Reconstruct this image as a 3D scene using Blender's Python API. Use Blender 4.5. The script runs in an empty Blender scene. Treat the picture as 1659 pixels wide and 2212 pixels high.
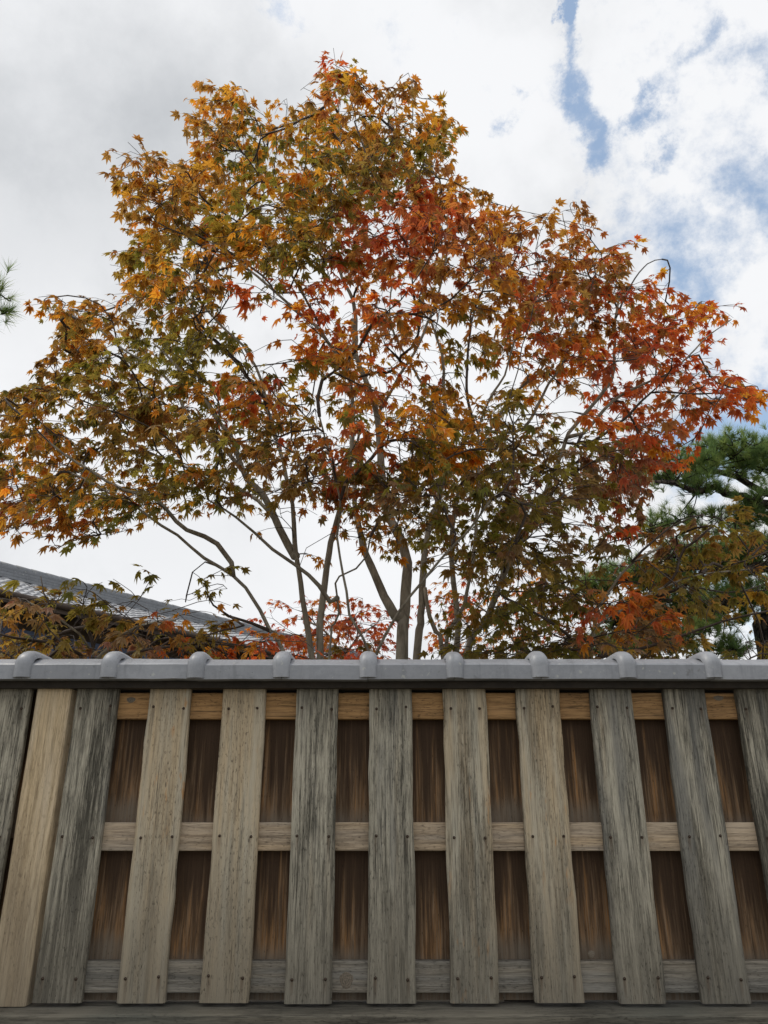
import bpy, math, random
import numpy as np
from mathutils import Vector, Matrix

random.seed(7)
rng = np.random.default_rng(7)
S = bpy.context.scene
C = S.collection

# ------------------------------------------------------------------ camera
F, PITCH = 1662.0, math.radians(21.2)            # focal length in pixels of a 1659 x 2212 frame, upward pitch
CX, CY, CAMZ = 829.5, 1106.0, 1.5
SP, CP = math.sin(PITCH), math.cos(PITCH)

cam_data = bpy.data.cameras.new('camera')
cam_data.sensor_fit = 'VERTICAL'
cam_data.sensor_height = 36.0
cam_data.lens = F / 2212.0 * 36.0
cam_data.clip_start, cam_data.clip_end = 0.05, 6000
cam = bpy.data.objects.new('camera', cam_data)
cam.location = (0, 0, CAMZ)
cam.rotation_euler = (math.radians(90) + PITCH, 0, 0)
C.objects.link(cam)
S.camera = cam


def ray(px, py):
    v = py - CY
    return np.array([px - CX, F * CP + v * SP, F * SP - v * CP])


def at(px, py, Y):
    """the point that stands Y metres away (along the ground) in the direction of a pixel"""
    r = ray(px, py)
    return np.array([0, 0, CAMZ]) + r * (Y / r[1])


def project(p):
    p = np.asarray(p, float)
    x, y, z = p[..., 0], p[..., 1], p[..., 2] - CAMZ
    d = y * CP + z * SP
    return CX + F * x / d, CY - F * (z * CP - y * SP) / d, d


# ------------------------------------------------------------------ sky and sun
SUN_DIR = Vector((-0.52, 0.02, 0.84)).normalized()
w = bpy.data.worlds.new('World')
S.world = w
w.use_nodes = True
NT = w.node_tree
NT.nodes.clear()


class NB:
    """small helper to write node maths"""
    def __init__(s, nt): s.nt = nt

    def n(s, t, **kw):
        x = s.nt.nodes.new(t)
        for k, v in kw.items(): setattr(x, k, v)
        return x

    def put(s, sock, v):
        if hasattr(v, 'is_output') or isinstance(v, bpy.types.NodeSocket): s.nt.links.new(v, sock)
        else: sock.default_value = v

    def m(s, op, a, b=None, c=None, clamp=False):
        x = s.n('ShaderNodeMath', operation=op, use_clamp=clamp)
        s.put(x.inputs[0], a)
        if b is not None: s.put(x.inputs[1], b)
        if c is not None: s.put(x.inputs[2], c)
        return x.outputs[0]

    def vm(s, op, a, b=None, sc=None):
        x = s.n('ShaderNodeVectorMath', operation=op)
        s.put(x.inputs[0], a)
        if b is not None: s.put(x.inputs[1], b)
        if sc is not None: s.put(x.inputs['Scale'], sc)
        return x.outputs['Value'] if op in ('LENGTH', 'DOT_PRODUCT', 'DISTANCE') else x.outputs[0]

    def noise(s, vec, scale, detail=4, rough=.55, dist=0, color=False):
        x = s.n('ShaderNodeTexNoise')
        s.put(x.inputs['Vector'], vec); s.put(x.inputs['Scale'], scale)
        x.inputs['Detail'].default_value = detail; x.inputs['Roughness'].default_value = rough
        x.inputs['Distortion'].default_value = dist
        return x.outputs['Color' if color else 'Fac']

    def mix(s, f, a, b, mode='MIX'):
        x = s.n('ShaderNodeMix', data_type='RGBA', blend_type=mode)
        s.put(x.inputs[0], f)
        for q, v in ((x.inputs[6], a), (x.inputs[7], b)):
            s.put(q, (*v, 1) if isinstance(v, tuple) and len(v) == 3 else v)
        return x.outputs[2]

    def step(s, v, a, b, lo=0., hi=1.):
        x = s.n('ShaderNodeMapRange', interpolation_type='SMOOTHSTEP')
        s.put(x.inputs[0], v); s.put(x.inputs[1], a); s.put(x.inputs[2], b)
        s.put(x.inputs[3], lo); s.put(x.inputs[4], hi)
        return x.outputs[0]

    def xyz(s, v):
        x = s.n('ShaderNodeSeparateXYZ'); s.put(x.inputs[0], v)
        return x.outputs[0], x.outputs[1], x.outputs[2]

    def vec(s, a, b, c):
        x = s.n('ShaderNodeCombineXYZ')
        for i, v in enumerate((a, b, c)): s.put(x.inputs[i], v)
        return x.outputs[0]


b = NB(NT)
out = b.n('ShaderNodeOutputWorld')
bg = b.n('ShaderNodeBackground')
SKY_STRENGTH = 0.10
SKY_GAIN = (1.95, 2.1, 1.95)
bg.inputs[1].default_value = SKY_STRENGTH
NT.links.new(bg.outputs[0], out.inputs[0])
sky = b.n('ShaderNodeTexSky', sky_type='NISHITA')
sky.sun_disc = False
sky.sun_elevation = math.asin(SUN_DIR.z)
sky.sun_rotation = math.atan2(SUN_DIR.x, SUN_DIR.y)
sky.air_density, sky.dust_density, sky.ozone_density = 1.0, 0.6, 1.5
D = b.n('ShaderNodeTexCoord').outputs['Generated']
nz = b.noise(D, 7.0, 7, .62, color=True)
nzo = b.vm('SUBTRACT', nz, (.5, .5, .5))
nz2 = b.vm('SUBTRACT', b.noise(D, 26.0, 6, .68, color=True), (.5, .5, .5))
Dw = b.vm('ADD', b.vm('ADD', D, b.vm('SCALE', nzo, sc=0.10)), b.vm('SCALE', nz2, sc=0.055))            # ragged cloud edges


def sdir(px, py):
    r = ray(px, py)
    return tuple(r / np.linalg.norm(r))


def capsule(P, p, q, r):
    """0..1 falloff round the arc between two sky directions"""
    a, e = np.array(sdir(*p)), np.array(sdir(*q))
    ab = e - a
    L2 = float(ab @ ab)
    pa = b.vm('SUBTRACT', P, tuple(a))
    h = b.m('DIVIDE', b.vm('DOT_PRODUCT', pa, tuple(ab)), L2, clamp=True)
    d = b.vm('LENGTH', b.vm('SUBTRACT', pa, b.vm('SCALE', tuple(ab), sc=h)))
    return b.step(d, 0.0, r / F * 1.75, 1.0, 0.0)


gap = None
for p, q, r, s in [((1203, -60), (1196, 55), 17, .95), ((1196, 60), (1232, 190), 16, .55), ((1225, 170), (1285, 330), 27, .62),
                   ((1262, 270), (1278, 305), 22, .5), ((1345, 275), (1420, 215), 24, .62), ((1420, 215), (1560, 70), 20, .36),
                   ((1058, 266), (1112, 216), 20, .5), ((585, 12), (655, 62), 36, .58), ((1580, 370), (1680, 470), 56, .46),
                   ((1420, 340), (1450, 310), 22, .5), ((1470, 560), (1500, 600), 60, .46), ((1390, 480), (1600, 500), 46, .34),
                   ((1480, 975), (1700, 930), 80, .66), ((1560, 900), (1700, 880), 50, .34), ((1650, 130), (1690, 140), 40, .5),
                   ((1530, 1230), (1660, 1330), 80, .55), ((1275, 330), (1250, 410), 14, .35)]:
    c = b.m('MULTIPLY', capsule(Dw, p, q, r), s)
    gap = c if gap is None else b.m('MAXIMUM', gap, c)
n1 = b.noise(Dw, 3.2, 8, .6)
n2 = b.noise(D, 11.0, 6, .6)
n4 = b.noise(D, 34.0, 6, .66)
thin = capsule(D, (1330, -100), (1680, 950), 430)             # broken cloud to the right, closed cloud to the left
cover = b.m('ADD', .92, b.m('MULTIPLY', b.m('SUBTRACT', n1, .5), .5))
cover = b.m('ADD', cover, b.m('MULTIPLY', b.m('SUBTRACT', n2, .5), .95))
cover = b.m('ADD', cover, b.m('MULTIPLY', b.m('SUBTRACT', n4, .5), .95))
cover = b.m('SUBTRACT', cover, b.m('MULTIPLY', thin, .29))
cover = b.step(b.m('SUBTRACT', cover, b.m('MULTIPLY', gap, .92)), -.04, .66, .18, 1.0)
# thick (grey) and thin (white) cloud
grey = None
for p, q, r, s in [((-150, 350), (400, 330), 200, .95), ((330, 270), (700, 200), 120, .28), ((0, 640), (250, 520), 150, .42),
                   ((60, 1120), (480, 1160), 150, .42)]:
    c = b.m('MULTIPLY', capsule(b.vm('ADD', D, b.vm('SCALE', nzo, sc=.12)), p, q, r), s)
    grey = c if grey is None else b.m('ADD', grey, c)
n3 = b.noise(b.vm('ADD', D, (3.1, 1.7, .4)), 4.0, 7, .58)
shade = b.m('ADD', b.m('MULTIPLY', grey, .35), b.m('MULTIPLY', b.step(n3, .40, .72), .42), clamp=True)
cloud = b.mix(shade, (9.3, 9.4, 9.6), (4.7, 4.95, 5.25))
skyc = b.mix(1.0, sky.outputs[0], SKY_GAIN, 'MULTIPLY')
NT.links.new(b.mix(cover, skyc, cloud), bg.inputs[0])

sun_data = bpy.data.lights.new('sun', 'SUN')
sun_data.energy = 1.6
sun_data.angle = math.radians(14)
sun_data.color = (1.0, .93, .82)
sun = bpy.data.objects.new('sun', sun_data)
sun.rotation_euler = SUN_DIR.to_track_quat('Z', 'Y').to_euler()
sun.location = (0, 0, 30)
C.objects.link(sun)
S.view_settings.view_transform = 'Standard'
S.view_settings.look = 'None'
S.view_settings.gamma = 1
S.view_settings.use_curve_mapping = False
S.view_settings.exposure = 0.0


# ------------------------------------------------------------------ object helpers
def tag(o, label=None, cat=None, group=None, kind=None):
    if label: o['label'] = label
    if cat: o['category'] = cat
    if group: o['group'] = group
    if kind: o['kind'] = kind
    return o


def link(name, data, parent=None, loc=(0, 0, 0)):
    o = bpy.data.objects.new(name, data)
    o.location = loc
    if parent: o.parent = parent
    C.objects.link(o)
    return o


def empty(name, loc=(0, 0, 0), parent=None):
    o = link(name, None, parent, loc)
    o.empty_display_size = .2
    return o


class MB:
    """collects geometry, then becomes one mesh"""
    def __init__(s):
        s.v, s.f, s.n, s.col = [], [], 0, []

    def add(s, V, Fc, col=None):
        V = np.asarray(V, float)
        s.v.append(V)
        if isinstance(Fc, np.ndarray): s.f.append((Fc + s.n))
        else: s.f.append([[i + s.n for i in f] for f in Fc])
        if col is not None: s.col.append(np.broadcast_to(np.asarray(col, float), (len(V), 3)))
        s.n += len(V)

    def box(s, lo, hi, ch=0.0):
        x0, y0, z0 = lo; x1, y1, z1 = hi
        if ch == 0:
            V = [(x0, y0, z0), (x1, y0, z0), (x1, y1, z0), (x0, y1, z0), (x0, y0, z1), (x1, y0, z1), (x1, y1, z1), (x0, y1, z1)]
            s.add(V, [[0, 3, 2, 1], [4, 5, 6, 7], [0, 1, 5, 4], [1, 2, 6, 5], [2, 3, 7, 6], [3, 0, 4, 7]])
        else:
            pr = [(x0 + ch, y0), (x1 - ch, y0), (x1, y0 + ch), (x1, y1 - ch), (x1 - ch, y1), (x0 + ch, y1), (x0, y1 - ch), (x0, y0 + ch)]
            cx, cy = (x0 + x1) / 2, (y0 + y1) / 2
            V = []
            for z, k in ((z0, 1), (z0 + ch, 0), (z1 - ch, 0), (z1, 1)):
                for (x, y) in pr:
                    if k:
                        x += -ch * np.sign(x - cx) * .7; y += -ch * np.sign(y - cy) * .7
                    V.append((x, y, z))
            Fc = [list(range(7, -1, -1)), list(range(24, 32))]
            for r in range(3):
                for i in range(8):
                    j = (i + 1) % 8
                    Fc.append([r * 8 + i, r * 8 + j, r * 8 + 8 + j, r * 8 + 8 + i])
            s.add(V, Fc)
        return s

    def tube(s, P, R, k=8, col=None, cap=True):
        P = np.asarray(P, float); R = np.broadcast_to(np.asarray(R, float), (len(P),))
        T = np.gradient(P, axis=0)
        T /= np.linalg.norm(T, axis=1)[:, None] + 1e-9
        u = np.cross(T[0], (0.3, 1, .2)); u /= np.linalg.norm(u)
        U = []
        for t in T:
            u = u - t * (u @ t); u /= np.linalg.norm(u) + 1e-9
            U.append(u)
        U = np.array(U); W = np.cross(T, U)
        a = np.arange(k) * 2 * math.pi / k
        V = (P[:, None] + R[:, None, None] * (np.cos(a)[None, :, None] * U[:, None] + np.sin(a)[None, :, None] * W[:, None])).reshape(-1, 3)
        i = np.arange(len(P) - 1)[:, None] * k
        j = np.arange(k)[None]
        jn = (j + 1) % k
        Q = np.stack([i + j, i + jn, i + k + jn, i + k + j], -1).reshape(-1, 4)
        s.add(V, Q, col)
        if cap:
            m = len(P)
            s.f.append([[s.n - k * m + q for q in range(k - 1, -1, -1)], [s.n - k + q for q in range(k)]])
        return s

    def mesh(s, name, mat, smooth=False):
        me = bpy.data.meshes.new(name)
        V = np.concatenate(s.v)
        loops, sizes = [], []
        for f in s.f:
            if isinstance(f, np.ndarray):
                loops.append(f.reshape(-1)); sizes.append(np.full(len(f), f.shape[1]))
            elif f:
                loops.append(np.array([i for q in f for i in q])); sizes.append(np.array([len(q) for q in f]))
        L = np.concatenate(loops).astype(np.int32); Z = np.concatenate(sizes).astype(np.int32)
        me.vertices.add(len(V)); me.vertices.foreach_set('co', V.astype(np.float32).ravel())
        me.loops.add(len(L)); me.loops.foreach_set('vertex_index', L)
        me.polygons.add(len(Z))
        st = np.concatenate([[0], np.cumsum(Z)[:-1]]).astype(np.int32)
        me.polygons.foreach_set('loop_start', st)
        me.polygons.foreach_set('loop_total', Z)
        me.polygons.foreach_set('use_smooth', np.full(len(Z), smooth))
        me.update(calc_edges=True)
        me.validate()
        if s.col:
            ca = me.attributes.new('tint', 'FLOAT_COLOR', 'POINT')
            cc = np.concatenate(s.col)
            ca.data.foreach_set('color', np.concatenate([cc, np.ones((len(cc), 1))], 1).astype(np.float32).ravel())
        if mat: me.materials.append(mat)
        return me

    def build(s, name, mat, parent=None, loc=(0, 0, 0), smooth=False):
        return link(name, s.mesh(name, mat, smooth), parent, loc)


def auto_smooth(o, deg=40):
    me = o.data
    me.polygons.foreach_set('use_smooth', np.ones(len(me.polygons), bool))
    me.set_sharp_from_angle(angle=math.radians(deg))


# ------------------------------------------------------------------ materials
def new_mat(name):
    m = bpy.data.materials.new(name)
    m.use_nodes = True
    nt = m.node_tree
    nt.nodes.clear()
    k = NB(nt)
    o = k.n('ShaderNodeOutputMaterial')
    p = k.n('ShaderNodeBsdfPrincipled')
    nt.links.new(p.outputs[0], o.inputs[0])
    return m, k, p, o


def bump(k, p, h, strength, dist):
    x = k.n('ShaderNodeBump')
    x.inputs['Strength'].default_value = strength
    x.inputs['Distance'].default_value = dist
    k.put(x.inputs['Height'], h)
    k.put(p.inputs['Normal'], x.outputs[0])


def grain_space(k, axis):
    """object space turned so that z runs along the grain, shifted for every object"""
    oi = k.n('ShaderNodeObjectInfo')
    X, Y, Z = k.xyz(k.n('ShaderNodeTexCoord').outputs['Object'])
    if axis == 'X': X, Y, Z = Z, Y, X
    R = oi.outputs['Random']
    sx = k.m('ADD', X, k.m('MULTIPLY', R, 13.7))
    sz = k.m('ADD', Z, k.m('MULTIPLY', R, 37.1))
    return oi, X, Y, Z, sx, Y, sz, R


def weathered(name, axis='Z', dark=(.060, .056, .044), light=(.48, .445, .355), warm=(.54, .41, .25), blue=(.165, .166, .157),
              warm_bias=0.0, streak=.66, foot=(.155, .141, .112), flecks=False, use_color=True, rough=.85):
    m, k, p, o = new_mat(name)
    oi, X, Y, Z, sx, sy, sz, R = grain_space(k, axis)
    cr, cg, cb = k.xyz(oi.outputs['Color']) if use_color else (0.5, 0.5, 0.5)
    # growth rings cut lengthwise: bands that wander and close into arches
    low = k.noise(k.vec(k.m('MULTIPLY', sx, 8), sy, k.m('MULTIPLY', sz, .75)), 1.0, 2, .5)
    mid = k.noise(k.vec(k.m('MULTIPLY', sx, 26), sy, k.m('MULTIPLY', sz, 2.2)), 1.0, 3, .5)
    ph = k.m('ADD', k.m('MULTIPLY', sx, 380), k.m('ADD', k.m('MULTIPLY', low, 30), k.m('MULTIPLY', mid, 4)))
    ring = k.m('POWER', k.m('MULTIPLY_ADD', k.m('SINE', ph), .5, .5), .55)
    fib = k.noise(k.vec(k.m('MULTIPLY', sx, 330), k.m('MULTIPLY', sy, 200), k.m('MULTIPLY', sz, 15)), 1.0, 5, .72)
    fib = k.step(fib, .30, .70)
    fib2 = k.noise(k.vec(k.m('MULTIPLY', sx, 110), k.m('MULTIPLY', sy, 60), k.m('MULTIPLY', sz, 2.2)), 1.0, 4, .6)
    tone = k.noise(k.vec(k.m('MULTIPLY', sx, 16), sy, k.m('MULTIPLY', sz, 1.9)), 1.0, 4, .55)
    rv = k.step(k.noise(k.vec(k.m('MULTIPLY', sx, 14), 0.0, k.m('MULTIPLY', sz, 3)), 1.0, 2), .40, .70)
    ring = k.m('MULTIPLY_ADD', k.m('SUBTRACT', ring, .5), k.m('MULTIPLY_ADD', rv, .8, .1), .5)
    g = k.m('ADD', k.m('MULTIPLY', ring, .44), k.m('ADD', k.m('MULTIPLY', fib, .52), k.m('MULTIPLY', fib2, .60)))
    g = k.m('ADD', g, k.m('MULTIPLY', k.m('SUBTRACT', tone, .5), 1.7))
    g = k.m('ADD', g, k.m('MULTIPLY', k.m('SUBTRACT', cg, .5), .9))
    col = k.mix(k.step(g, .42, 1.22), dark, light)
    # bare wood showing where the grey skin has worn off, and bluish weathering
    wp = k.noise(k.vec(k.m('MULTIPLY', sx, 22), sy, k.m('MULTIPLY', sz, 1.5)), 1.0, 4, .6)
    wmask = k.step(k.m('ADD', wp, k.m('ADD', k.m('MULTIPLY', cr, .55), warm_bias - .27)), .42, .88)
    wcol = k.mix(k.step(k.m('ADD', ring, fib), .5, 1.35), tuple(c * .62 for c in warm), warm)
    col = k.mix(k.m('MULTIPLY', wmask, .85), col, wcol)
    bp = k.noise(k.vec(k.m('MULTIPLY', k.m('ADD', sx, 5.3), 19), sy, k.m('MULTIPLY', sz, 1.7)), 1.0, 3, .5)
    col = k.mix(k.m('MULTIPLY', k.step(k.m('ADD', bp, k.m('MULTIPLY', cb, .3)), .62, .86), .65), col, blue)
    if axis == 'Z':                                           # splash water greys the foot of every board
        ft = k.step(k.m('ADD', Z, k.m('MULTIPLY', k.m('SUBTRACT', tone, .5), .5)), .46, .02)
        col = k.mix(k.m('MULTIPLY', ft, .68), col, foot)
    if flecks:
        of = k.noise(k.vec(k.m('MULTIPLY', sx, 48), sy, k.m('MULTIPLY', sz, 9)), 1.0, 3, .55)
        ob = k.noise(k.vec(k.m('MULTIPLY', sx, 5), sy, k.m('MULTIPLY', sz, 3.0)), 1.0, 1, .5)
        om = k.m('MULTIPLY', k.step(of, .60, .70), k.m('MULTIPLY', k.step(cr, .35, .8), k.step(ob, .42, .6)))
        col = k.mix(k.m('MULTIPLY', om, .8), col, (.50, .25, .085))
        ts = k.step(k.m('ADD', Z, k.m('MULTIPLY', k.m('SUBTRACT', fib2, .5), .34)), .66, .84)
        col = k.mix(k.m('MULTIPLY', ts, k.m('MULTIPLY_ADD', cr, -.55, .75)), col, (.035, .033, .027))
    if flecks:
        ru = None
        for zn in (1.5 + .1215 * 2.20, 1.5 - .0295 * 2.20, 1.5 - .1765 * 2.20):
            d = k.m('SUBTRACT', zn - (1.5 - .2012 * 2.20), Z)
            q = k.m('MULTIPLY', k.step(d, -.004, .003), k.step(d, .055, .004))
            ru = q if ru is None else k.m('ADD', ru, q)
        ax = k.m('ABSOLUTE', k.m('SUBTRACT', k.m('ABSOLUTE', X), .041))
        ru = k.m('MULTIPLY', ru, k.m('MULTIPLY', k.step(ax, .0065, .001), k.step(fib2, .2, .65)))
        col = k.mix(k.m('MULTIPLY', ru, .6), col, (.085, .048, .026))
    # black checks and mould specks drawn along the grain
    st = k.noise(k.vec(k.m('MULTIPLY', sx, 190), k.m('MULTIPLY', sy, 40), k.m('MULTIPLY', sz, 5.5)), 1.0, 3, .6)
    st2 = k.noise(k.vec(k.m('MULTIPLY', sx, 30), sy, k.m('MULTIPLY', sz, 2.6)), 1.0, 3, .6)
    sm = k.m('MULTIPLY', k.step(st, .53, .64), k.step(st2, .45, .64))
    sp = k.noise(k.vec(k.m('MULTIPLY', sx, 330), k.m('MULTIPLY', sy, 100), k.m('MULTIPLY', sz, 70)), 1.0, 3, .6)
    sm = k.m('MAXIMUM', sm, k.m('MULTIPLY', k.step(sp, .57, .65), k.m('MULTIPLY', k.step(tone, .68, .40), 1.0)))
    dk = k.step(k.noise(k.vec(k.m('MULTIPLY', sx, 34), sy, k.m('MULTIPLY', sz, 1.1)), 1.0, 4, .6), .54, .72)
    sm = k.m('MAXIMUM', sm, k.m('MULTIPLY', dk, .55))
    col = k.mix(k.m('MULTIPLY', sm, streak), col, (.028, .025, .02))
    k.put(p.inputs['Base Color'], col)
    p.inputs['Roughness'].default_value = rough
    p.inputs['Specular IOR Level'].default_value = .25
    h = k.m('SUBTRACT', k.m('ADD', k.m('MULTIPLY', fib, .6), k.m('ADD', k.m('MULTIPLY', ring, .35), k.m('MULTIPLY', fib2, .5))), sm)
    bump(k, p, h, .75, .0016)
    return m


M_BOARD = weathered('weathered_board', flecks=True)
M_NEW = weathered('new_board', dark=(.34, .26, .165), light=(.66, .55, .39), warm=(.62, .47, .28), blue=(.55, .47, .36), streak=.25, foot=(.19, .158, .115), warm_bias=.08)
M_RAIL_TOP = weathered('warm_rail', 'X', dark=(.15, .085, .04), light=(.44, .27, .13), warm=(.48, .28, .12), blue=(.35, .22, .11), streak=.85, warm_bias=.2)
M_RAIL_MID = weathered('pale_rail', 'X', dark=(.22, .18, .135), light=(.56, .46, .35), warm=(.58, .43, .27), blue=(.36, .33, .29), streak=.45, warm_bias=.05)
M_RAIL_LOW = weathered('grey_rail', 'X', dark=(.13, .123, .108), light=(.29, .275, .24), warm=(.30, .255, .19), blue=(.20, .205, .20), streak=.45)
M_SILL = weathered('sill_wood', 'X', dark=(.045, .042, .034), light=(.165, .152, .122), warm=(.19, .165, .12), blue=(.10, .105, .09), streak=.7)


def back_board_mat():
    m, k, p, o = new_mat('streaked_back_board')
    oi, X, Y, Z, sx, sy, sz, R = grain_space(k, 'Z')
    fib = k.noise(k.vec(k.m('MULTIPLY', sx, 300), k.m('MULTIPLY', sy, 100), k.m('MULTIPLY', sz, 6)), 1.0, 5, .65)
    s1 = k.noise(k.vec(k.m('MULTIPLY', sx, 75), sy, k.m('MULTIPLY', sz, 2.6)), 1.0, 5, .62)
    s2 = k.noise(k.vec(k.m('MULTIPLY', sx, 22), sy, k.m('MULTIPLY', sz, 1.6)), 1.0, 3, .5)
    # each field is dark at its top and turns paler downwards in tongues
    uu = k.m('DIVIDE', k.m('SUBTRACT', RAIL_Z[0] - CAMZ_BACK, Z), .267)
    ul = k.m('DIVIDE', k.m('SUBTRACT', RAIL_Z[1] - CAMZ_BACK, Z), .255)
    u = k.m('MINIMUM', uu, 9.0)
    sel = k.step(k.m('SUBTRACT', Z, RAIL_Z[1] - CAMZ_BACK + .03), -.001, .001)
    u = k.m('ADD', k.m('MULTIPLY', sel, uu), k.m('MULTIPLY', k.m('SUBTRACT', 1.0, sel), ul))
    R2 = k.m('FRACT', k.m('MULTIPLY', R, 7.31))
    u = k.m('ADD', u, k.m('MULTIPLY', k.m('SUBTRACT', R2, .5), .34))
    t = k.m('ADD', k.m('MULTIPLY', u, .95), k.m('MULTIPLY', k.m('SUBTRACT', s1, .5), 3.0))
    t = k.m('ADD', t, k.m('MULTIPLY', k.m('SUBTRACT', s2, .5), 1.6))
    bl = k.step(t, .12, 1.05)
    warm = k.mix(k.step(s2, .35, .65), (.25, .155, .085), (.40, .20, .07))
    dark = k.mix(fib, (.017, .011, .007), (.10, .060, .036))
    crisp = k.step(k.noise(k.vec(k.m('MULTIPLY', sx, 85), sy, k.m('MULTIPLY', sz, 4.5)), 1.0, 5, .72), .40, .60)
    warm = k.mix(k.step(fib, .35, .65), warm, (.26, .185, .12))
    col = k.mix(k.m('MULTIPLY', bl, k.m('MULTIPLY_ADD', crisp, .75, .25), clamp=True), dark, warm)
    gr = k.step(k.m('ADD', u, k.m('MULTIPLY', k.m('SUBTRACT', s1, .5), .25)), .80, 1.02)
    col = k.mix(k.m('MULTIPLY', gr, k.m('MULTIPLY_ADD', crisp, .4, .45)), col, (.175, .155, .125))
    sp = k.noise(k.vec(k.m('MULTIPLY', sx, 300), sy, k.m('MULTIPLY', sz, 70)), 1.0, 2)
    col = k.mix(k.m('MULTIPLY', k.step(sp, .64, .72), .7), col, (.02, .015, .01))
    k.put(p.inputs['Base Color'], col)
    p.inputs['Roughness'].default_value = .8
    p.inputs['Specular IOR Level'].default_value = .2
    bump(k, p, k.m('ADD', fib, s1), .5, .001)
    return m


def tile_mat(name, a, c, scale=1.0, rough=.42):
    m, k, p, o = new_mat(name)
    P = k.n('ShaderNodeTexCoord').outputs['Object']
    oi = k.n('ShaderNodeObjectInfo')
    P = k.vm('ADD', P, k.vec(k.m('MULTIPLY', oi.outputs['Random'], 31.0), 0.0, k.m('MULTIPLY', oi.outputs['Random'], 17.0)))
    big = k.noise(P, 7 * scale, 4, .6)
    fine = k.noise(P, 90 * scale, 4, .6)
    col = k.mix(k.step(k.m('ADD', k.m('MULTIPLY', big, .7), k.m('MULTIPLY', fine, .3)), .32, .68), a, c)
    col = k.mix(k.m('MULTIPLY', k.step(k.m('MULTIPLY_ADD', oi.outputs['Random'], .3, big), .62, .9), .5), col, tuple(x * .78 for x in a))
    sp = k.noise(k.vm('MULTIPLY', P, (1, 1, 1.6)), 140 * scale, 3, .6)
    sc = k.noise(P, 26 * scale, 3, .65)
    dirt = k.m('MAXIMUM', k.m('MULTIPLY', k.step(sp, .66, .74), .55), k.m('MULTIPLY', k.step(sc, .66, .76), .5))
    col = k.mix(dirt, col, (.10, .10, .095))
    run = k.noise(k.vm('MULTIPLY', P, (38, 8, 5)), 1.0 * scale, 4, .6)
    col = k.mix(k.m('MULTIPLY', k.step(run, .52, .72), .42), col, tuple(x * .62 for x in a))
    li = k.noise(P, 55 * scale, 3, .5)
    col = k.mix(k.m('MULTIPLY', k.step(li, .67, .72), .5), col, (.47, .48, .43))
    k.put(p.inputs['Base Color'], col)
    p.inputs['Roughness'].default_value = rough
    k.put(p.inputs['Roughness'], k.m('MULTIPLY_ADD', big, .25, rough - .1))
    bump(k, p, k.m('ADD', k.m('MULTIPLY', fine, .5), sc), .25, .0015)
    return m


M_TILE = tile_mat('silver_tile', (.225, .238, .262), (.335, .35, .38))
M_ROOF = tile_mat('roof_tile_clay', (.32, .33, .35), (.52, .53, .55), .5, .38)
M_RIDGE = tile_mat('ridge_clay', (.12, .13, .145), (.21, .225, .245), .5, .45)


def plain(name, a, c=None, scale=8, rough=.8, metal=0, bumpy=0.0):
    m, k, p, o = new_mat(name)
    P = k.n('ShaderNodeTexCoord').outputs['Object']
    n = k.noise(P, scale, 5, .6)
    k.put(p.inputs['Base Color'], k.mix(k.step(n, .3, .7), a, c or tuple(x * 1.3 for x in a)))
    p.inputs['Roughness'].default_value = rough
    p.inputs['Metallic'].default_value = metal
    if bumpy: bump(k, p, k.noise(P, scale * 4, 4), .6, bumpy)
    return m


M_DARKWOOD = plain('dark_wood', (.018, .014, .010), (.035, .027, .02), 20)
M_NAIL = plain('nail_iron', (.03, .022, .017), (.07, .045, .03), 200, .55, .5)
M_STONE = plain('foundation_stone', (.22, .21, .19), (.34, .33, .30), 14, .9, 0, .01)
M_GROUND = plain('ground_earth', (.10, .085, .055), (.21, .19, .14), 3, .95, 0, .02)
M_PLASTER = plain('shade_blue_plaster', (.115, .165, .30), (.15, .20, .35), 3, .9)  # white plaster, with its bluish shade put into the base colour
M_HOUSEWOOD = plain('house_wood', (.035, .024, .018), (.075, .052, .038), 9, .7)


def bark_mat(name, a, c, lich, scale=1.0, ridges=False):
    m, k, p, o = new_mat(name)
    P = k.n('ShaderNodeTexCoord').outputs['Object']
    st = k.vm('MULTIPLY', P, (1, 1, .22))
    n = k.noise(st, 28 * scale, 6, .65)
    f = k.noise(st, 120 * scale, 4, .6)
    l = k.noise(P, 13 * scale, 4, .6)
    col = k.mix(k.step(k.m('ADD', k.m('MULTIPLY', n, .7), k.m('MULTIPLY', f, .3)), .34, .66), a, c)
    col = k.mix(k.m('MULTIPLY', k.step(l, .55, .72), .6), col, lich)
    h = k.m('ADD', n, k.m('MULTIPLY', f, .4))
    if ridges:
        v = k.n('ShaderNodeTexVoronoi', feature='DISTANCE_TO_EDGE')
        k.put(v.inputs['Vector'], k.vm('MULTIPLY', P, (1, 1, .4))); v.inputs['Scale'].default_value = 22
        e = k.step(v.outputs['Distance'], 0.0, .18)
        col = k.mix(e, (.012, .010, .009), col)
        h = k.m('ADD', h, k.m('MULTIPLY', e, 2.0))
    k.put(p.inputs['Base Color'], col)
    p.inputs['Roughness'].default_value = .85
    p.inputs['Specular IOR Level'].default_value = .2
    bump(k, p, h, .7, .006 if not ridges else .02)
    return m


M_BARK = bark_mat('maple_bark', (.15, .13, .098), (.31, .28, .22), (.31, .30, .25))
M_TWIG = plain('twig_bark', (.035, .024, .017), (.07, .048, .035), 30, .7)
M_PINEBARK = bark_mat('pine_bark', (.030, .024, .020), (.085, .068, .055), (.09, .085, .07), 1.0, True)


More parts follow.
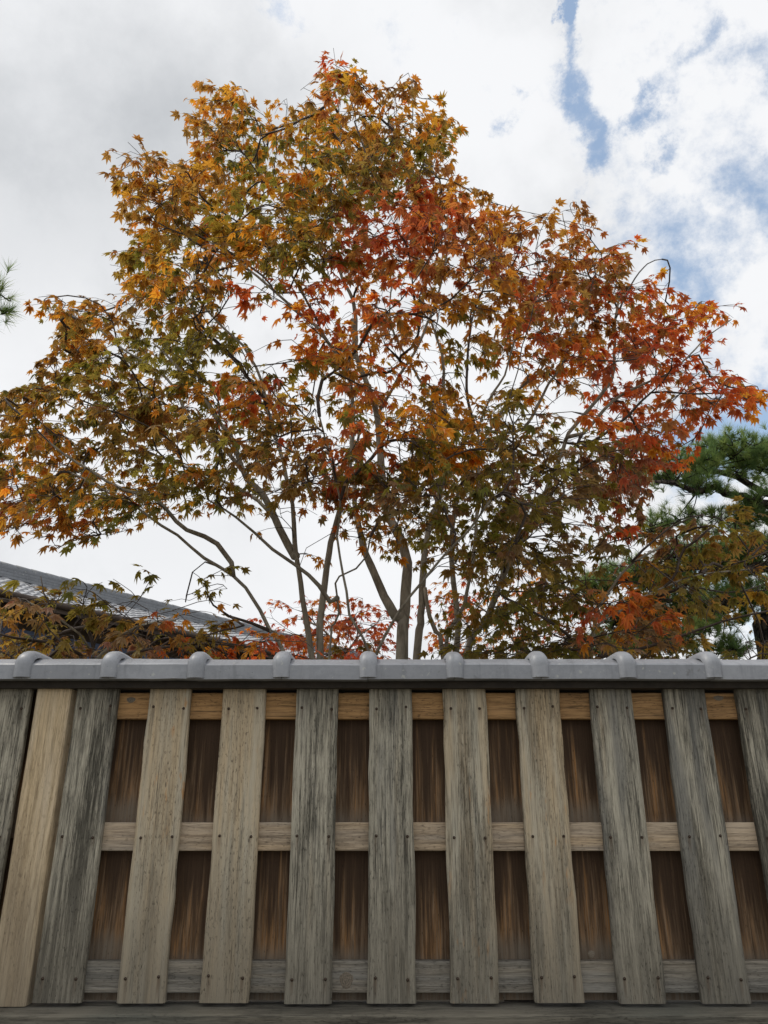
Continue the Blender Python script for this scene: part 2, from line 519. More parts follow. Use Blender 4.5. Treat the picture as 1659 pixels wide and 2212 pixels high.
def leaf_mat(name, source):
    m, k, p, o = new_mat(name)
    if source == 'object': col = k.n('ShaderNodeObjectInfo').outputs['Color']
    else:
        a = k.n('ShaderNodeAttribute', attribute_name='tint'); col = a.outputs['Color']
    P = k.n('ShaderNodeTexCoord').outputs['Object']
    k.put(p.inputs['Base Color'], col)
    p.inputs['Roughness'].default_value = .5
    p.inputs['Specular IOR Level'].default_value = .4
    t = k.n('ShaderNodeBsdfTranslucent')
    gm = k.n('ShaderNodeGamma'); k.put(gm.inputs[0], col); gm.inputs[1].default_value = .85
    k.put(t.inputs[0], k.mix(1.0, gm.outputs[0], (1.4, 1.3, 1.0), 'MULTIPLY'))
    mx = k.n('ShaderNodeMixShader'); mx.inputs[0].default_value = .62
    k.nt.links.new(p.outputs[0], mx.inputs[1]); k.nt.links.new(t.outputs[0], mx.inputs[2])
    k.nt.links.new(mx.outputs[0], o.inputs[0])
    return m


M_LEAF_OBJ = leaf_mat('maple_leaf', 'object')
M_LEAF = leaf_mat('maple_foliage', 'attr')
M_NEEDLE = leaf_mat('pine_needle', 'attr')

# ------------------------------------------------------------------ ground
g = MB()
g.add([(-900, -900, 0), (900, -900, 0), (900, 900, 0), (-900, 900, 0)], [[0, 1, 2, 3]])
tag(g.build('ground', M_GROUND), kind='structure')

# ------------------------------------------------------------------ the fence
YF = 2.20                                                     # front face of the boards
BT, BW, PITCHX, X0 = .020, .119, .2064, .019                  # board thickness, width, spacing, middle board
YR = YF + BT + .001                                           # rail front
YB = YR + .032                                                # back board front
TOPZ, BOTZ = 1.828, 1.5 - .2012 * YF
RAIL_Z = [1.5 + .1077 * YR, 1.5 - .0449 * YR, 1.5 - .191 * YR]        # undersides
RAIL_T = [1.5 + .1400 * YR, 1.5 - .0135 * YR, 1.5 - .1600 * YR]       # tops
XL, XR = -2.35, 2.35
CAMZ_BACK = 0.0
M_BACK = back_board_mat()

fence = empty('wooden_fence', (0, YF, 0))
tag(fence, 'weathered grey board fence with a silver tile coping in front of the trees', 'fence')


def F_(v): return (v[0], v[1] - YF, v[2])


def plank(w_, h, t, seg, seed, ch=.0035, wob=.0012):
    """a plank standing on z = 0, front face on y = 0, with worn edges"""
    r = np.random.default_rng(seed)
    mb = MB()
    V = []
    x = w_ / 2
    zs = np.linspace(0, h, seg + 1)
    for i, z in enumerate(zs):
        l, q = r.normal(0, wob, 2)
        e = ch * (1 + r.random() * .7)
        for (a, y) in ((-x + l + e, 0), (x + q - e, 0), (x + q, e), (x + q, t), (-x + l, t), (-x + l, e)):
            V.append((a, y, z))
    Fc = [[5, 4, 3, 2, 1, 0], [seg * 6 + i for i in range(6)]]
    for s in range(seg):
        for i in range(6):
            j = (i + 1) % 6
            Fc.append([s * 6 + i, s * 6 + j, s * 6 + 6 + j, s * 6 + 6 + i])
    mb.add(V, Fc)
    return mb


nail = MB()
ring = [(math.cos(a) * .0042, math.sin(a) * .0042) for a in np.arange(8) * math.pi / 4]
nail.add([(x, .004, z) for x, z in ring] + [(x * .9, -.0012, z * .9) for x, z in ring] + [(0, -.0026, 0)],
         [[i, (i + 1) % 8, 8 + (i + 1) % 8, 8 + i] for i in range(8)] + [[8 + i, 8 + (i + 1) % 8, 16] for i in range(8)])
NAIL = nail.mesh('nail', M_NAIL, True)

# warmth, tone, bluishness of the boards, counted from the post rightwards
TONES = {-5: (.2, .62, .10), -4: (.16, .46, .30), -3: (.78, .86, .05), -2: (.84, .88, .02), -1: (.24, .56, .25), 0: (.34, .58, .45),
         1: (.60, .58, .18), 2: (.70, .62, .10), 3: (.36, .52, .5), 4: (.16, .48, .72), 5: (.20, .44, .4)}
LAB = {-3: 'warm tan board streaked with orange', -2: 'warm tan board with orange worn patches'}
for i in range(-11, 12):
    x = X0 + i * PITCHX
    if i <= -5: x -= .040
    mb = plank(BW + random.uniform(-.002, .002), TOPZ - BOTZ, BT, 10, 100 + i)
    o = mb.build('board', M_BOARD, fence, (x, random.uniform(-.0015, .001), BOTZ + random.uniform(-.0015, .0015)))
    o.rotation_euler = (0, random.uniform(-.0018, .0018), 0)
    o.color = (*TONES.get(i, (random.uniform(.1, .5), random.uniform(.4, .55), random.uniform(.2, .6))), 1)
    if i in LAB: o['label'] = LAB[i]
    for zi in (1.5 + .1215 * YF, 1.5 - .0295 * YF, 1.5 - .1765 * YF):
        for sx in (-1, 1):
            link('nail', NAIL, o, (sx * (.041 + random.uniform(-.002, .002)), 0, zi - BOTZ + random.uniform(-.004, .004)))

# the new post among the old boards
px0 = (118.5 - CX) / 1687 * YF
po = plank(.0965, TOPZ - BOTZ + .006, .10, 8, 5, .003, .0006).build('post', M_NEW, fence, (px0, -.003, BOTZ - .006))
po['label'] = 'pale new wood post between grey boards'
po.color = (.55, .62, .2, 1)

# three rails, a length for every field so that joints fall behind boards
for (zb, zt, mat, tone) in ((RAIL_Z[0], RAIL_T[0], M_RAIL_TOP, .5), (RAIL_Z[1], RAIL_T[1], M_RAIL_MID, .52), (RAIL_Z[2], RAIL_T[2], M_RAIL_LOW, .5)):
    xs = [XL, X0 - 7 * PITCHX, X0 - 5 * PITCHX - .04, X0 - 4 * PITCHX - .035, X0 + 2 * PITCHX, X0 + 6 * PITCHX, XR]
    for a, c in zip(xs[:-1], xs[1:]):
        if abs(c - (X0 - 4 * PITCHX - .035)) < 1e-6: continue   # the new post stands here
        mb = MB(); L = c - a - .002
        mb.box((-L / 2, 0, 0), (L / 2, .030, zt - zb), .002)
        o = mb.build('rail', mat, fence, ((a + c) / 2, YR - YF, zb))
        o.color = (random.uniform(.35, .65), tone, random.uniform(.1, .5), 1)

for i in range(-11, 11):
    x = X0 + (i + .5) * PITCHX
    if i == -5: x -= .045
    if i < -5: x -= .040
    mb = MB()
    zb0, zb1 = 1.0545, 1.817
    # kept in the fence's own heights so the pale tongues sit above the rails
    V = plank(.150, zb1 - zb0, .012, 4, 300 + i, .002, .0008)
    V.v = [V.v[0] + np.array([0, 0, zb0])]
    o = V.build('back_board', M_BACK, fence, (x, YB - YF, 0))
    o.color = (random.random(), random.random(), random.random(), 1)

# a knot or two on the low rail, and one on the top rail
kn = MB()
for rr, yy in ((.0, -.0016), (.4, -.0018), (.75, -.0008), (1.0, .002)):
    pass
ringn = 12
V = [(0, -.0022, 0)]
for rr, yy in ((.45, -.0024), (.8, -.0014), (1.0, .0015)):
    for a in range(ringn):
        t = a * 2 * math.pi / ringn
        V.append((rr * math.cos(t) * (1 + .15 * math.sin(3 * t)), yy, rr * math.sin(t)))
Fc = [[0, 1 + (a + 1) % ringn, 1 + a] for a in range(ringn)]
for q in range(2):
    for a in range(ringn):
        n_ = (a + 1) % ringn
        Fc.append([1 + q * ringn + a, 1 + q * ringn + n_, 1 + (q + 1) * ringn + n_, 1 + (q + 1) * ringn + a])
kn.add(V, Fc)
m, k, p, o_ = new_mat('knot_wood')
P = k.n('ShaderNodeTexCoord').outputs['Object']
rr = k.vm('LENGTH', k.vm('MULTIPLY', P, (1, 0, 1)))
w1 = k.m('MULTIPLY_ADD', k.m('SINE', k.m('ADD', k.m('MULTIPLY', rr, 26), k.m('MULTIPLY', k.noise(P, 3, 3), 8))), .5, .5)
k.put(p.inputs['Base Color'], k.mix(k.step(k.noise(P, 5, 5, .7), .35, .65), k.mix(w1, (.16, .13, .10), (.24, .20, .15)), (.09, .075, .055)))
p.inputs['Roughness'].default_value = .8
KNOT = kn.mesh('knot', m, True)
for (px, py, sx, sz, Yv) in ((748, 2118, .019, .021, YR), (1278, 2062, .009, .009, YR), (1552, 1508, .016, .008, YR), (283, 1512, .014, .009, YR)):
    P_ = at(px, py, Yv)
    o = link('knot', KNOT, fence, (P_[0], YR - YF, P_[2]))
    o.scale = (sx, .35, sz)

# sill below, foundation under it, dark beam under the coping
mb = MB(); mb.box((XL, 2.128 - YF, .90), (XR, 2.325 - YF, 1.5 - .205 * YF), .005)
o = mb.build('sill', M_SILL, fence); o.color = (.3, .5, .4, 1)
mb = MB(); mb.box((XL - .05, 2.10 - YF, 0), (XR + .05, 2.44 - YF, .90))
mb.build('foundation', M_STONE, fence)
mb = MB(); mb.box((XL, 2.176 - YF, 1.8186), (XR, YF + .115 - YF, 1.8366))
mb.build('coping_beam', M_DARKWOOD, fence)
for x in (-1.9, 0.35, 1.9):
    mb = MB(); mb.box((-.045, 0, 0), (.045, .09, 1.8186 - 1.046))
    mb.build('rear_post', M_DARKWOOD, fence, (x, YB + .0135 - YF, 1.046))

# coping: flat tiles with chamfered shoulders, saddle tiles over the joints
yc0, yc1 = 2.14 - YF, 2.335 - YF                               # front and back faces
ZC = 1.8372
prof = [(yc0, 0), (yc0 - .001, .038), (yc0 + .003, .0425), (yc0 + .048, .0625), (yc0 + .07, .0665), (yc1 - .07, .0665), (yc1 - .048, .0625),
        (yc1 - .003, .0425), (yc1 + .001, .038), (yc1, 0)]
TP, TX0 = .2385, -.044
for i in range(-9, 9):
    L = TP - .0015
    mb = MB(); n_ = len(prof); V = []; r = np.random.default_rng(40 + i)
    for s in range(5):
        x = -L / 2 + L * s / 4
        for (y, z) in prof:
            V.append((x, y + r.normal(0, .0005), z + r.normal(0, .0005)))
    Fc = [list(range(n_)), [4 * n_ + q for q in range(n_ - 1, -1, -1)]]
    for s in range(4):
        for q in range(n_):
            j = (q + 1) % n_
            Fc.append([s * n_ + j, s * n_ + q, s * n_ + n_ + q, s * n_ + n_ + j])
    mb.add(V, Fc)
    o = mb.build('coping_tile', M_TILE, fence, (TX0 + (i + .5) * TP, random.uniform(-.0012, .0012), ZC + random.uniform(-.001, .001)))
    o.rotation_euler = (0, random.uniform(-.003, .003), random.uniform(-.003, .003))
    auto_smooth(o, 22)


def saddle(seed):
    """half round tile bent over the coping, open below, with a real thickness"""
    r = np.random.default_rng(seed)
    hw, th = .0243, .007
    # path over the coping in y, z
    path = [(yc0 - .0075, .003)]
    for z in (.02, .038): path.append((yc0 - .0078, z))
    for a in np.linspace(8, 90, 8):
        t = math.radians(a)
        path.append((yc0 - .0078 + .062 * (1 - math.cos(t)), .040 + .038 * math.sin(t)))
    mid = (yc0 + yc1) / 2
    path.append((mid, .0785))
    back = [(2 * mid - y, z) for (y, z) in reversed(path[:-1])]
    path = np.array(path + back)
    T = np.gradient(path, axis=0); T /= np.linalg.norm(T, axis=1)[:, None]
    Nn = np.stack([-T[:, 1], T[:, 0]], 1)                      # outward (up on top, forward in front)
    na = 9
    mb = MB(); V = []
    for (pt, nn) in zip(path, Nn):
        for a in np.linspace(-1, 1, na):                       # convex across
            d = .0135 * (1 - abs(a) ** 3.0) - .007
            V.append((hw * a, pt[0] + nn[0] * d, pt[1] + nn[1] * d))
        for a in np.linspace(1, -1, na):
            d = .0135 * (1 - abs(a) ** 3.0) - .007 - th
            V.append((hw * a * .985, pt[0] + nn[0] * d, pt[1] + nn[1] * d))
    k_ = 2 * na
    Fc = []
    for s in range(len(path) - 1):
        for q in range(k_):
            j = (q + 1) % k_
            Fc.append([s * k_ + q, s * k_ + j, (s + 1) * k_ + j, (s + 1) * k_ + q])
    Fc.append(list(range(k_ - 1, -1, -1)))
    Fc.append([(len(path) - 1) * k_ + q for q in range(k_)])
    mb.add(V, Fc)
    return mb


SAD = saddle(1).mesh('saddle_tile', M_TILE)
for i in range(-9, 10):
    o = link('saddle_tile', SAD, fence, (TX0 + i * TP, random.uniform(-.0012, .0012), ZC + random.uniform(-.002, .0015)))
    o.rotation_euler = (0, random.uniform(-.02, .02), random.uniform(-.03, .03))
    if i == -9: auto_smooth(o, 45)

# ------------------------------------------------------------------ the tiled house behind, left
HR, HE = 4.0, 2.89                                            # ridge and eave above the camera
hd = np.array([.592, .806, 0]); hn = np.array([.806, -.592, 0])   # along the ridge, towards the eave
ridge_end = np.array([HR * -.562 + 2.3 * .735, 0, 0]); ridge_end[1] = HR * 4.634 + 2.3
rn = -3.21 * HR; en = -3.676 * HE
house = empty('tiled_house', (float(hd[0] * 14 + hn[0] * rn), float(hd[1] * 14 + hn[1] * rn), 0))
tag(house, 'Japanese house with grey tiled roof and white plaster wall coloured in blue shade behind the left trees', 'house')
house.rotation_euler = (0, 0, math.atan2(hd[1], hd[0]))
s_end = float(ridge_end @ hd) - 14.0                            # local x of the gable end on the right
s_beg = s_end - 19.0
run = en - rn                                                   # towards -y in the house's own axes
ZRg, ZEv = CAMZ + HR - .28, CAMZ + HE
roof = empty('roof', (0, 0, 0), house)
slope = math.hypot(run, ZRg - ZEv)
ang = math.atan2(ZRg - ZEv, run)
nrow = 11; rp = slope / nrow; cp = .27
# one pantile
tl = MB(); V = []
us = np.linspace(0, 1, 7)
for (vv, zz) in ((0, .030), (rp * 1.12, .004)):
    for u in us: V.append((u * cp * 1.02, vv, zz + .022 * math.cos(u * 2 * math.pi + .6)))
for u in us: V.append((u * cp * 1.02, 0, .006 + .022 * math.cos(u * 2 * math.pi + .6)))
Fc = [[q, q + 1, 7 + q + 1, 7 + q] for q in range(6)] + [[14 + q, 14 + q + 1, q + 1, q] for q in range(6)]
tl.add(V, Fc)
TILE = tl.mesh('roof_tile', M_ROOF)
TILE.polygons.foreach_set('use_smooth', np.ones(len(TILE.polygons), bool))
TILE.set_sharp_from_angle(angle=math.radians(50))
ncol = int(19.0 / cp)
cand = []
rotz = Matrix.Rotation(house.rotation_euler.z, 4, 'Z')
hm = Matrix.Translation(house.location) @ rotz
for r_ in range(nrow):
    for c_ in range(ncol):
        lm = Matrix.Translation((s_beg + c_ * cp, -run + r_ * rp * math.cos(ang), ZEv + r_ * rp * math.sin(ang))) @ Matrix.Rotation(ang, 4, 'X')
        wp_ = hm @ lm.translation
        qx, qy, dd = project(np.array(wp_))
        cand.append((dd if (-30 < qx < 760 and qy < 1425 and dd > 0) else 1e9 + abs(dd), lm))
cand.sort(key=lambda e: e[0])
rest = MB()
TV = np.array([v.co for v in TILE.vertices]); TF = np.array([list(p_.vertices) for p_ in TILE.polygons])
for q, (dd, lm) in enumerate(cand):
    if q < 300:
        o = link('roof_tile', TILE, roof); o.matrix_local = lm
    else:
        Mx = np.array(lm); rest.add(TV @ Mx[:3, :3].T + Mx[:3, 3], TF)
for r_ in range(nrow):                                          # rear slope
    for c_ in range(ncol):
        lm = Matrix.Rotation(math.pi, 4, 'Z') @ Matrix.Translation((-(s_beg + (c_ + 1) * cp), -run + r_ * rp * math.cos(ang), ZEv + r_ * rp * math.sin(ang))) @ Matrix.Rotation(ang, 4, 'X')
        Mx = np.array(lm); rest.add(TV @ Mx[:3, :3].T + Mx[:3, 3], TF)
tag(rest.build('roof_tile_field', M_ROOF, roof, smooth=True), kind='stuff')
mb = MB()
mb.add([(s_beg, -run - .02, ZEv - .05), (s_end, -run - .02, ZEv - .05), (s_end, 0, ZRg - .05), (s_beg, 0, ZRg - .05), (s_beg, run + .02, ZEv - .05), (s_end, run + .02, ZEv - .05),
        (s_beg, -run - .02, ZEv - .14), (s_end, -run - .02, ZEv - .14), (s_end, 0, ZRg - .14), (s_beg, 0, ZRg - .14), (s_beg, run + .02, ZEv - .14), (s_end, run + .02, ZEv - .14)],
       [[0, 1, 2, 3], [3, 2, 5, 4], [7, 6, 9, 8], [8, 9, 10, 11], [1, 0, 6, 7], [4, 5, 11, 10], [2, 1, 7, 8], [5, 2, 8, 11], [0, 3, 9, 6], [3, 4, 10, 9]])
mb.build('roof_deck', M_HOUSEWOOD, roof)
# ridge: courses of flat tiles and a row of round caps
for q, (hw_, z0) in enumerate(((.17, .0), (.155, .055), (.14, .11), (.125, .165))):
    mb = MB(); mb.box((s_beg, -hw_, ZRg - .02 + z0), (s_end + .02, hw_, ZRg + .031 + z0), .006)
    mb.build('ridge_course', M_RIDGE, roof)
rc = MB(); pts = []
n_ = 9
V = []
for x, rad in ((0, .092), (.30, .082)):
    for a in np.linspace(0, math.pi, n_): V.append((x, math.cos(a) * rad, math.sin(a) * rad))
for a in np.linspace(0, math.pi, n_): V.append((0, math.cos(a) * .07, math.sin(a) * .07))
rc.add(V, [[q, n_ + q, n_ + q + 1, q + 1] for q in range(n_ - 1)] + [[2 * n_ + q, q, q + 1, 2 * n_ + q + 1] for q in range(n_ - 1)])
RC = rc.mesh('ridge_tile', M_RIDGE, True)
for q in range(int(19.0 / .285)):
    link('ridge_tile', RC, roof, (s_beg + q * .285, 0, ZRg + .196))
# gable edge, gutter, rafters, walls
mb = MB(); mb.tube([(s_beg, -run - .06, ZEv - .03), (s_end, -run - .06, ZEv - .03)], .05, 8)
mb.build('gutter', M_HOUSEWOOD, house, smooth=True)
RF = MB(); RF.box((-.03, 0, -.09), (.03, .95, 0)); RFm = RF.mesh('rafter', M_HOUSEWOOD)
for q in range(42):
    o = link('rafter', RFm, house, (s_beg + .2 + q * .45, -run, ZEv - .142)); o.rotation_euler = (ang, 0, 0)
wy = -run + .9
mb = MB(); mb.box((s_beg + .4, wy, 0), (s_end - .5, -wy, ZEv - .27)); mb.build('wall', M_PLASTER, house)
mb = MB(); mb.box((s_beg + .38, wy - .02, ZEv - .27), (s_end - .48, -wy + .02, ZEv + .25)); mb.build('wall', M_HOUSEWOOD, house)['label'] = 'dark timber wall band under the eaves'
for q in range(11):
    mb = MB(); mb.box((-.06, -.05, 0), (.06, .05, ZEv - .28)); mb.build('wall_post', M_HOUSEWOOD, house, (s_beg + .46 + q * 1.8, wy - .01, 0))
mb = MB()
mb.add([(s_end - .5, wy, ZEv + .25), (s_end - .5, -wy, ZEv + .25), (s_end - .5, 0, ZRg - .16), (s_end - .56, wy, ZEv + .25), (s_end - .56, -wy, ZEv + .25), (s_end - .56, 0, ZRg - .16)],
       [[0, 1, 2], [5, 4, 3], [0, 2, 5, 3], [1, 4, 5, 2], [0, 3, 4, 1]])
mb.build('gable', M_PLASTER, house)


# ------------------------------------------------------------------ maples
def leaf_shape(nl, droop, seed, cheap=False):
    """a palmate leaf: stalk end at the origin, lobes spread over +y, lying in the xy plane"""
    r = np.random.default_rng(seed)
    angs = np.linspace(-118, 118, nl) * math.pi / 180
    lens = np.array([.42, .72, .95, 1.0, .95, .72, .42]) if nl == 7 else np.array([.6, .92, 1.0, .92, .6])
    V = [(0, 0, 0)]
    ctr = np.array([0, .06])
    Fc = []
    prev = None
    pts = []
    for i, (a, l) in enumerate(zip(angs, lens)):
        a = a + r.normal(0, .05); l = l * (1 + r.normal(0, .06)) * .60
        d = np.array([math.sin(a), math.cos(a)]); n_ = np.array([d[1], -d[0]])
        wd = .122 * (.7 + .5 * lens[i])
        def P(t, s): return ctr + d * l * t + n_ * wd * s
        if i == 0: pts.append(ctr + np.array([-.02, -.06]))
        else:
            am = (angs[i - 1] + a) / 2
            pts.append(ctr + np.array([math.sin(am), math.cos(am)]) * .205 * (.6 + .4 * min(lens[i], lens[i - 1])))
        if not cheap: pts.append(P(.42, -.80))
        pts.append(P(1.0, 0))
        if not cheap: pts.append(P(.42, .80))
    pts.append(ctr + np.array([.02, -.06]))
    pts = np.array(pts)
    rad = np.hypot(pts[:, 0], pts[:, 1])
    z = -droop * rad ** 2 * 1.2 + r.normal(0, .012, len(pts))
    V = np.vstack([[0, ctr[1], .0], np.column_stack([pts, z])])
    n_ = len(pts)
    Fc = [[0, i + 2, i + 1] for i in range(n_ - 1)]
    # stalk
    V = np.vstack([V, [[-.008, .02, 0], [.008, .02, 0], [0, -.36, .06]]])
    m_ = len(V)
    Fc.append([m_ - 3, m_ - 2, m_ - 1])
    return V, np.array(Fc)


LEAVES = [leaf_shape(7, .35, 1), leaf_shape(7, .8, 2), leaf_shape(5, .5, 3), leaf_shape(7, 1.3, 4)]
LEAFMESH = []
for V, Fc in LEAVES:
    mb = MB(); mb.add(V, Fc); LEAFMESH.append(mb.mesh('leaf', M_LEAF_OBJ))

PAL = {'G': (.180, .150, .024), 'D': (.150, .128, .026), 'B': (.27, .140, .034), 'O': (.52, .215, .018), 'Y': (.60, .29, .018), 'R': (.47, .085, .020), 'M': (.31, .075, .030), 'P': (.26, .145, .085)}


def catmull(P, step=.07):
    P = np.asarray(P, float)
    if len(P) == 2: Q = [P[0] + (P[1] - P[0]) * t for t in np.linspace(0, 1, max(2, int(np.linalg.norm(P[1] - P[0]) / step) + 1))]; return np.array(Q)
    E = np.vstack([2 * P[0] - P[1], P, 2 * P[-1] - P[-2]])
    o = []
    for i in range(1, len(E) - 2):
        n_ = max(1, int(np.linalg.norm(E[i + 1] - E[i]) / step))
        for t in np.arange(n_) / n_:
            a, b_, c, d = E[i - 1:i + 3]
            o.append(.5 * ((2 * b_) + (-a + c) * t + (2 * a - 5 * b_ + 4 * c - d) * t * t + (-a + 3 * b_ - 3 * c + d) * t ** 3))
    o.append(P[-1])
    return np.array(o)


def inside(poly, x, y):
    r = False
    n_ = len(poly)
    j = n_ - 1
    for i in range(n_):
        xi, yi = poly[i]; xj, yj = poly[j]
        if (yi > y) != (yj > y) and x < (xj - xi) * (y - yi) / (yj - yi) + xi: r = not r
        j = i
    return r


def sample(polys, n, rg, er=0):
    """pixel directions spread evenly (best of a few candidates) over weighted outlines with thin places"""
    pts = []
    for poly, num, holes in polys:
        xs = [p[0] for p in poly]; ys = [p[1] for p in poly]
        mine = []
        while len(mine) < num * n:
            best, bd = None, -1
            for _ in range(4):
                for _ in range(200):
                    x, y = rg.uniform(min(xs), max(xs)), rg.uniform(min(ys), max(ys))
                    if not inside(poly, x, y): continue
                    if er and rg.random() < .93 and not all(inside(poly, x + er * dx, y + er * dy) for dx, dy in ((1, 0), (-1, 0), (0, 1), (0, -1), (.7, -.7), (-.7, -.7))): continue
                    keep = 1.0
                    for (hx, hy, rx, ry, s) in holes:
                        keep *= 1 - s * math.exp(-(((x - hx) / rx) ** 2 + ((y - hy) / ry) ** 2) ** 2)
                    if rg.random() < keep: break
                if not mine: best = (x, y); break
                A = np.array(mine)
                d = np.min((A[:, 0] - x) ** 2 + (A[:, 1] - y) ** 2)
                if d > bd: best, bd = (x, y), d
            mine.append(best)
        pts += mine
    return pts


CLUMP_W = .13


def maple(name, label, base, limbs, polys, nspray, depth, colours, leaf=.088, per=11, seed=1, group=None, singles=300, spray_len=.24, er=0, clump=1, prune=False, jit=.11):
    rg = np.random.default_rng(seed)
    base = np.array(base, float)
    root = empty(name, base)
    tag(root, label, 'tree', group)
    NP, ND = [], []                                             # nodes of the skeleton: place, growth direction
    limb_nodes = []
    for (pts, ys, r0, r1, kind, from_ground) in limbs:
        n_ = len(pts)
        P = [at(px, py, ys[0] + (ys[1] - ys[0]) * i / max(1, n_ - 1)) for i, (px, py) in enumerate(pts)]
        if from_ground:
            q = P[0]; d = P[0] - P[1]; d /= np.linalg.norm(d)
            mid = q + d * .45
            P = [np.array([base[0] * .65 + mid[0] * .35, base[1] * .65 + mid[1] * .35, .0]), (base * .3 + mid * .7) * (1, 1, 0) + np.array([0, 0, mid[2] * .55])] + P
        elif NP:
            A = np.vstack(NP); j = np.argmin(np.linalg.norm(A - P[0], axis=1))
            if np.linalg.norm(A[j] - P[0]) > .03: P = [A[j]] + P
        Q = catmull(P)
        wob = np.cumsum(rg.normal(0, .0035, Q.shape), axis=0); wob -= np.linspace(0, 1, len(Q))[:, None] * wob[-1]
        Q = Q + wob
        T = np.gradient(Q, axis=0); T /= np.linalg.norm(T, axis=1)[:, None] + 1e-9
        t = np.linspace(0, 1, len(Q))
        R = r0 + (r1 - r0) * t ** .8
        R = R * (1 + rg.normal(0, .03, len(Q)))
        mb = MB(); mb.tube(Q - base, R, 10 if r0 > .02 else 7)
        mb.build(kind, M_BARK if r0 > .011 else M_TWIG, root, smooth=True)
        hi = Q[:, 2] > 1.75
        if hi.any():
            NP.append(Q[hi]); ND.append(T[hi])
    A = np.vstack(NP); Dn = np.vstack(ND)
    A = A.copy(); Dn = Dn.copy()
    tg = []
    centre = A.mean(0)
    for (px, py) in sample(polys, nspray // clump, rg, er):
        Y0 = depth(px, py, rg)
        c0 = at(px, py, Y0)
        for _ in range(max(1, int(rg.poisson(clump)))):
            tg.append(c0 + rg.normal(0, 1, 3) * (CLUMP_W, CLUMP_W * 1.25, CLUMP_W * .38))
    tg = np.array(tg)
    # foliage lies in loose tiers that dip outwards
    u_ = tg[:, 2] + .12 * np.hypot(tg[:, 0] - base[0], tg[:, 1] - base[1]) + .10 * np.sin(tg[:, 0] * 3.1 + tg[:, 1] * 2.3)
    tg[:, 2] -= .30 * (u_ - np.round(u_ / .27) * .27)
    def keeps(P, slack):
        if not prune: return True
        x, y, _ = project(P)
        ok = False
        for poly, num, hl in polys:
            for dx, dy in ((0, 0), (slack, 0), (-slack, 0), (0, slack), (0, -slack)):
                if inside(poly, x + dx, y + dy): ok = True; break
            if ok: break
        if not ok: return False
        for poly, num, hl in polys:
            if inside(poly, x, y):
                for (hx, hy, rx, ry, s_) in hl:
                    if rg.random() < .35 * s_ * math.exp(-(((x - hx) / rx) ** 2 + ((y - hy) / ry) ** 2) ** 2): return False
        return True
    tg = np.array([t for t in tg if keeps(t, 0) ])
    dist = np.array([np.min(np.linalg.norm(A - t, axis=1)) for t in tg])
    order = np.argsort(dist)
    cap = len(A) + 14 * len(tg) + 100
    AA = np.zeros((cap, 3)); DD = np.zeros((cap, 3)); par = np.full(cap, -1); cnt = np.zeros(cap)
    n0 = len(A); AA[:n0] = A; DD[:n0] = Dn; n_ = n0
    paths = []
    for ti in order:
        t = tg[ti]
        v = t - AA[:n_]; L = np.linalg.norm(v, axis=1)
        cs = np.einsum('ij,ij->i', v, DD[:n_]) / (L + 1e-6)
        cost = L * (1.35 - .55 * cs) + .05 * (L < .06)
        j = int(np.argmin(cost))
        l = L[j]
        n = min(12, max(2, int(l / .09)))
        s = np.linspace(0, 1, n + 1)[1:, None]
        ctrl = AA[j] + DD[j] * l * .45 + np.array([0, 0, .06 * l])
        Q = (1 - s) ** 2 * AA[j] + 2 * s * (1 - s) * ctrl + s * s * t
        Q[:-1] += rg.normal(0, .003 + .0035 * l, Q[:-1].shape)
        idx = []
        prev = j; pp = AA[j]
        for q in Q:
            d = q - pp; d /= np.linalg.norm(d) + 1e-9
            AA[n_] = q; DD[n_] = d; par[n_] = prev; idx.append(n_); prev = n_; pp = q; n_ += 1
        paths.append((j, idx))
    for (j, idx) in paths:
        q = idx[-1]
        while q >= 0: cnt[q] += 1; q = par[q]
    rad = .0018 * np.maximum(cnt, 1) ** .46
    tw = MB()
    LP, LR, LS, LC, LV = [], [], [], [], []
    cps = np.array([(c[0], c[1]) for c in colours], float)
    cvs = [[PAL[ch] for ch in c[2]] for c in colours]
    for (j, idx) in paths:
        P = np.vstack([AA[j], AA[idx]])
        r_ = np.concatenate([[min(rad[idx[0]], .011)], np.minimum(rad[idx], .011)])
        tw.tube(P - base, r_, 5 if r_[0] > .004 else 4, cap=False)
        tip = P[-1]; d = DD[idx[-1]].copy()
        px, py, dp = project(tip)
        # the spray: a slender shoot with pairs of leaves, spreading outwards and bending down
        d = d * .6 + (tip - centre) * np.array([1, 1, .3]) * .25 + rg.normal(0, .25, 3); d[2] *= .55; d /= np.linalg.norm(d)
        wts = 1 / (((cps - (px, py)) ** 2).sum(1) + 900) ** 2.8
        wts /= wts.sum()
        nshoot = 3
        ci = cvs[rg.choice(len(cps), p=wts)]
        base_c = np.array(ci[rg.integers(len(ci))])
        c2 = cvs[rg.choice(len(cps), p=wts)]
        base_c = base_c * .7 + np.array(c2[rg.integers(len(c2))]) * .3
        for sh in range(nshoot):
            e = d + rg.normal(0, .45, 3) * (sh > 0); e[2] *= .7; e /= np.linalg.norm(e)
            sl = spray_len * rg.uniform(.6, 1.15)
            b0 = P[-1] if sh == 0 else P[max(-len(P), -1 - int(rg.integers(0, 3)))]
            if not keeps(b0 + e * sl - np.array([0, 0, .28 * sl]), 4) and rg.random() < .99: continue
            K = 4
            pts = np.array([b0 + e * sl * u_ + np.array([0, 0, -.28 * sl * u_ * u_]) + rg.normal(0, .004, 3) * (u_ > 0) for u_ in np.linspace(0, 1, K)])
            tw.tube(pts - base, [.0022, .0018, .0015, .0011], 3, cap=False)
            side = np.cross(e, (0, 0, 1)); side /= np.linalg.norm(side) + 1e-9
            m_ = max(1, int(rg.poisson(per / nshoot)))
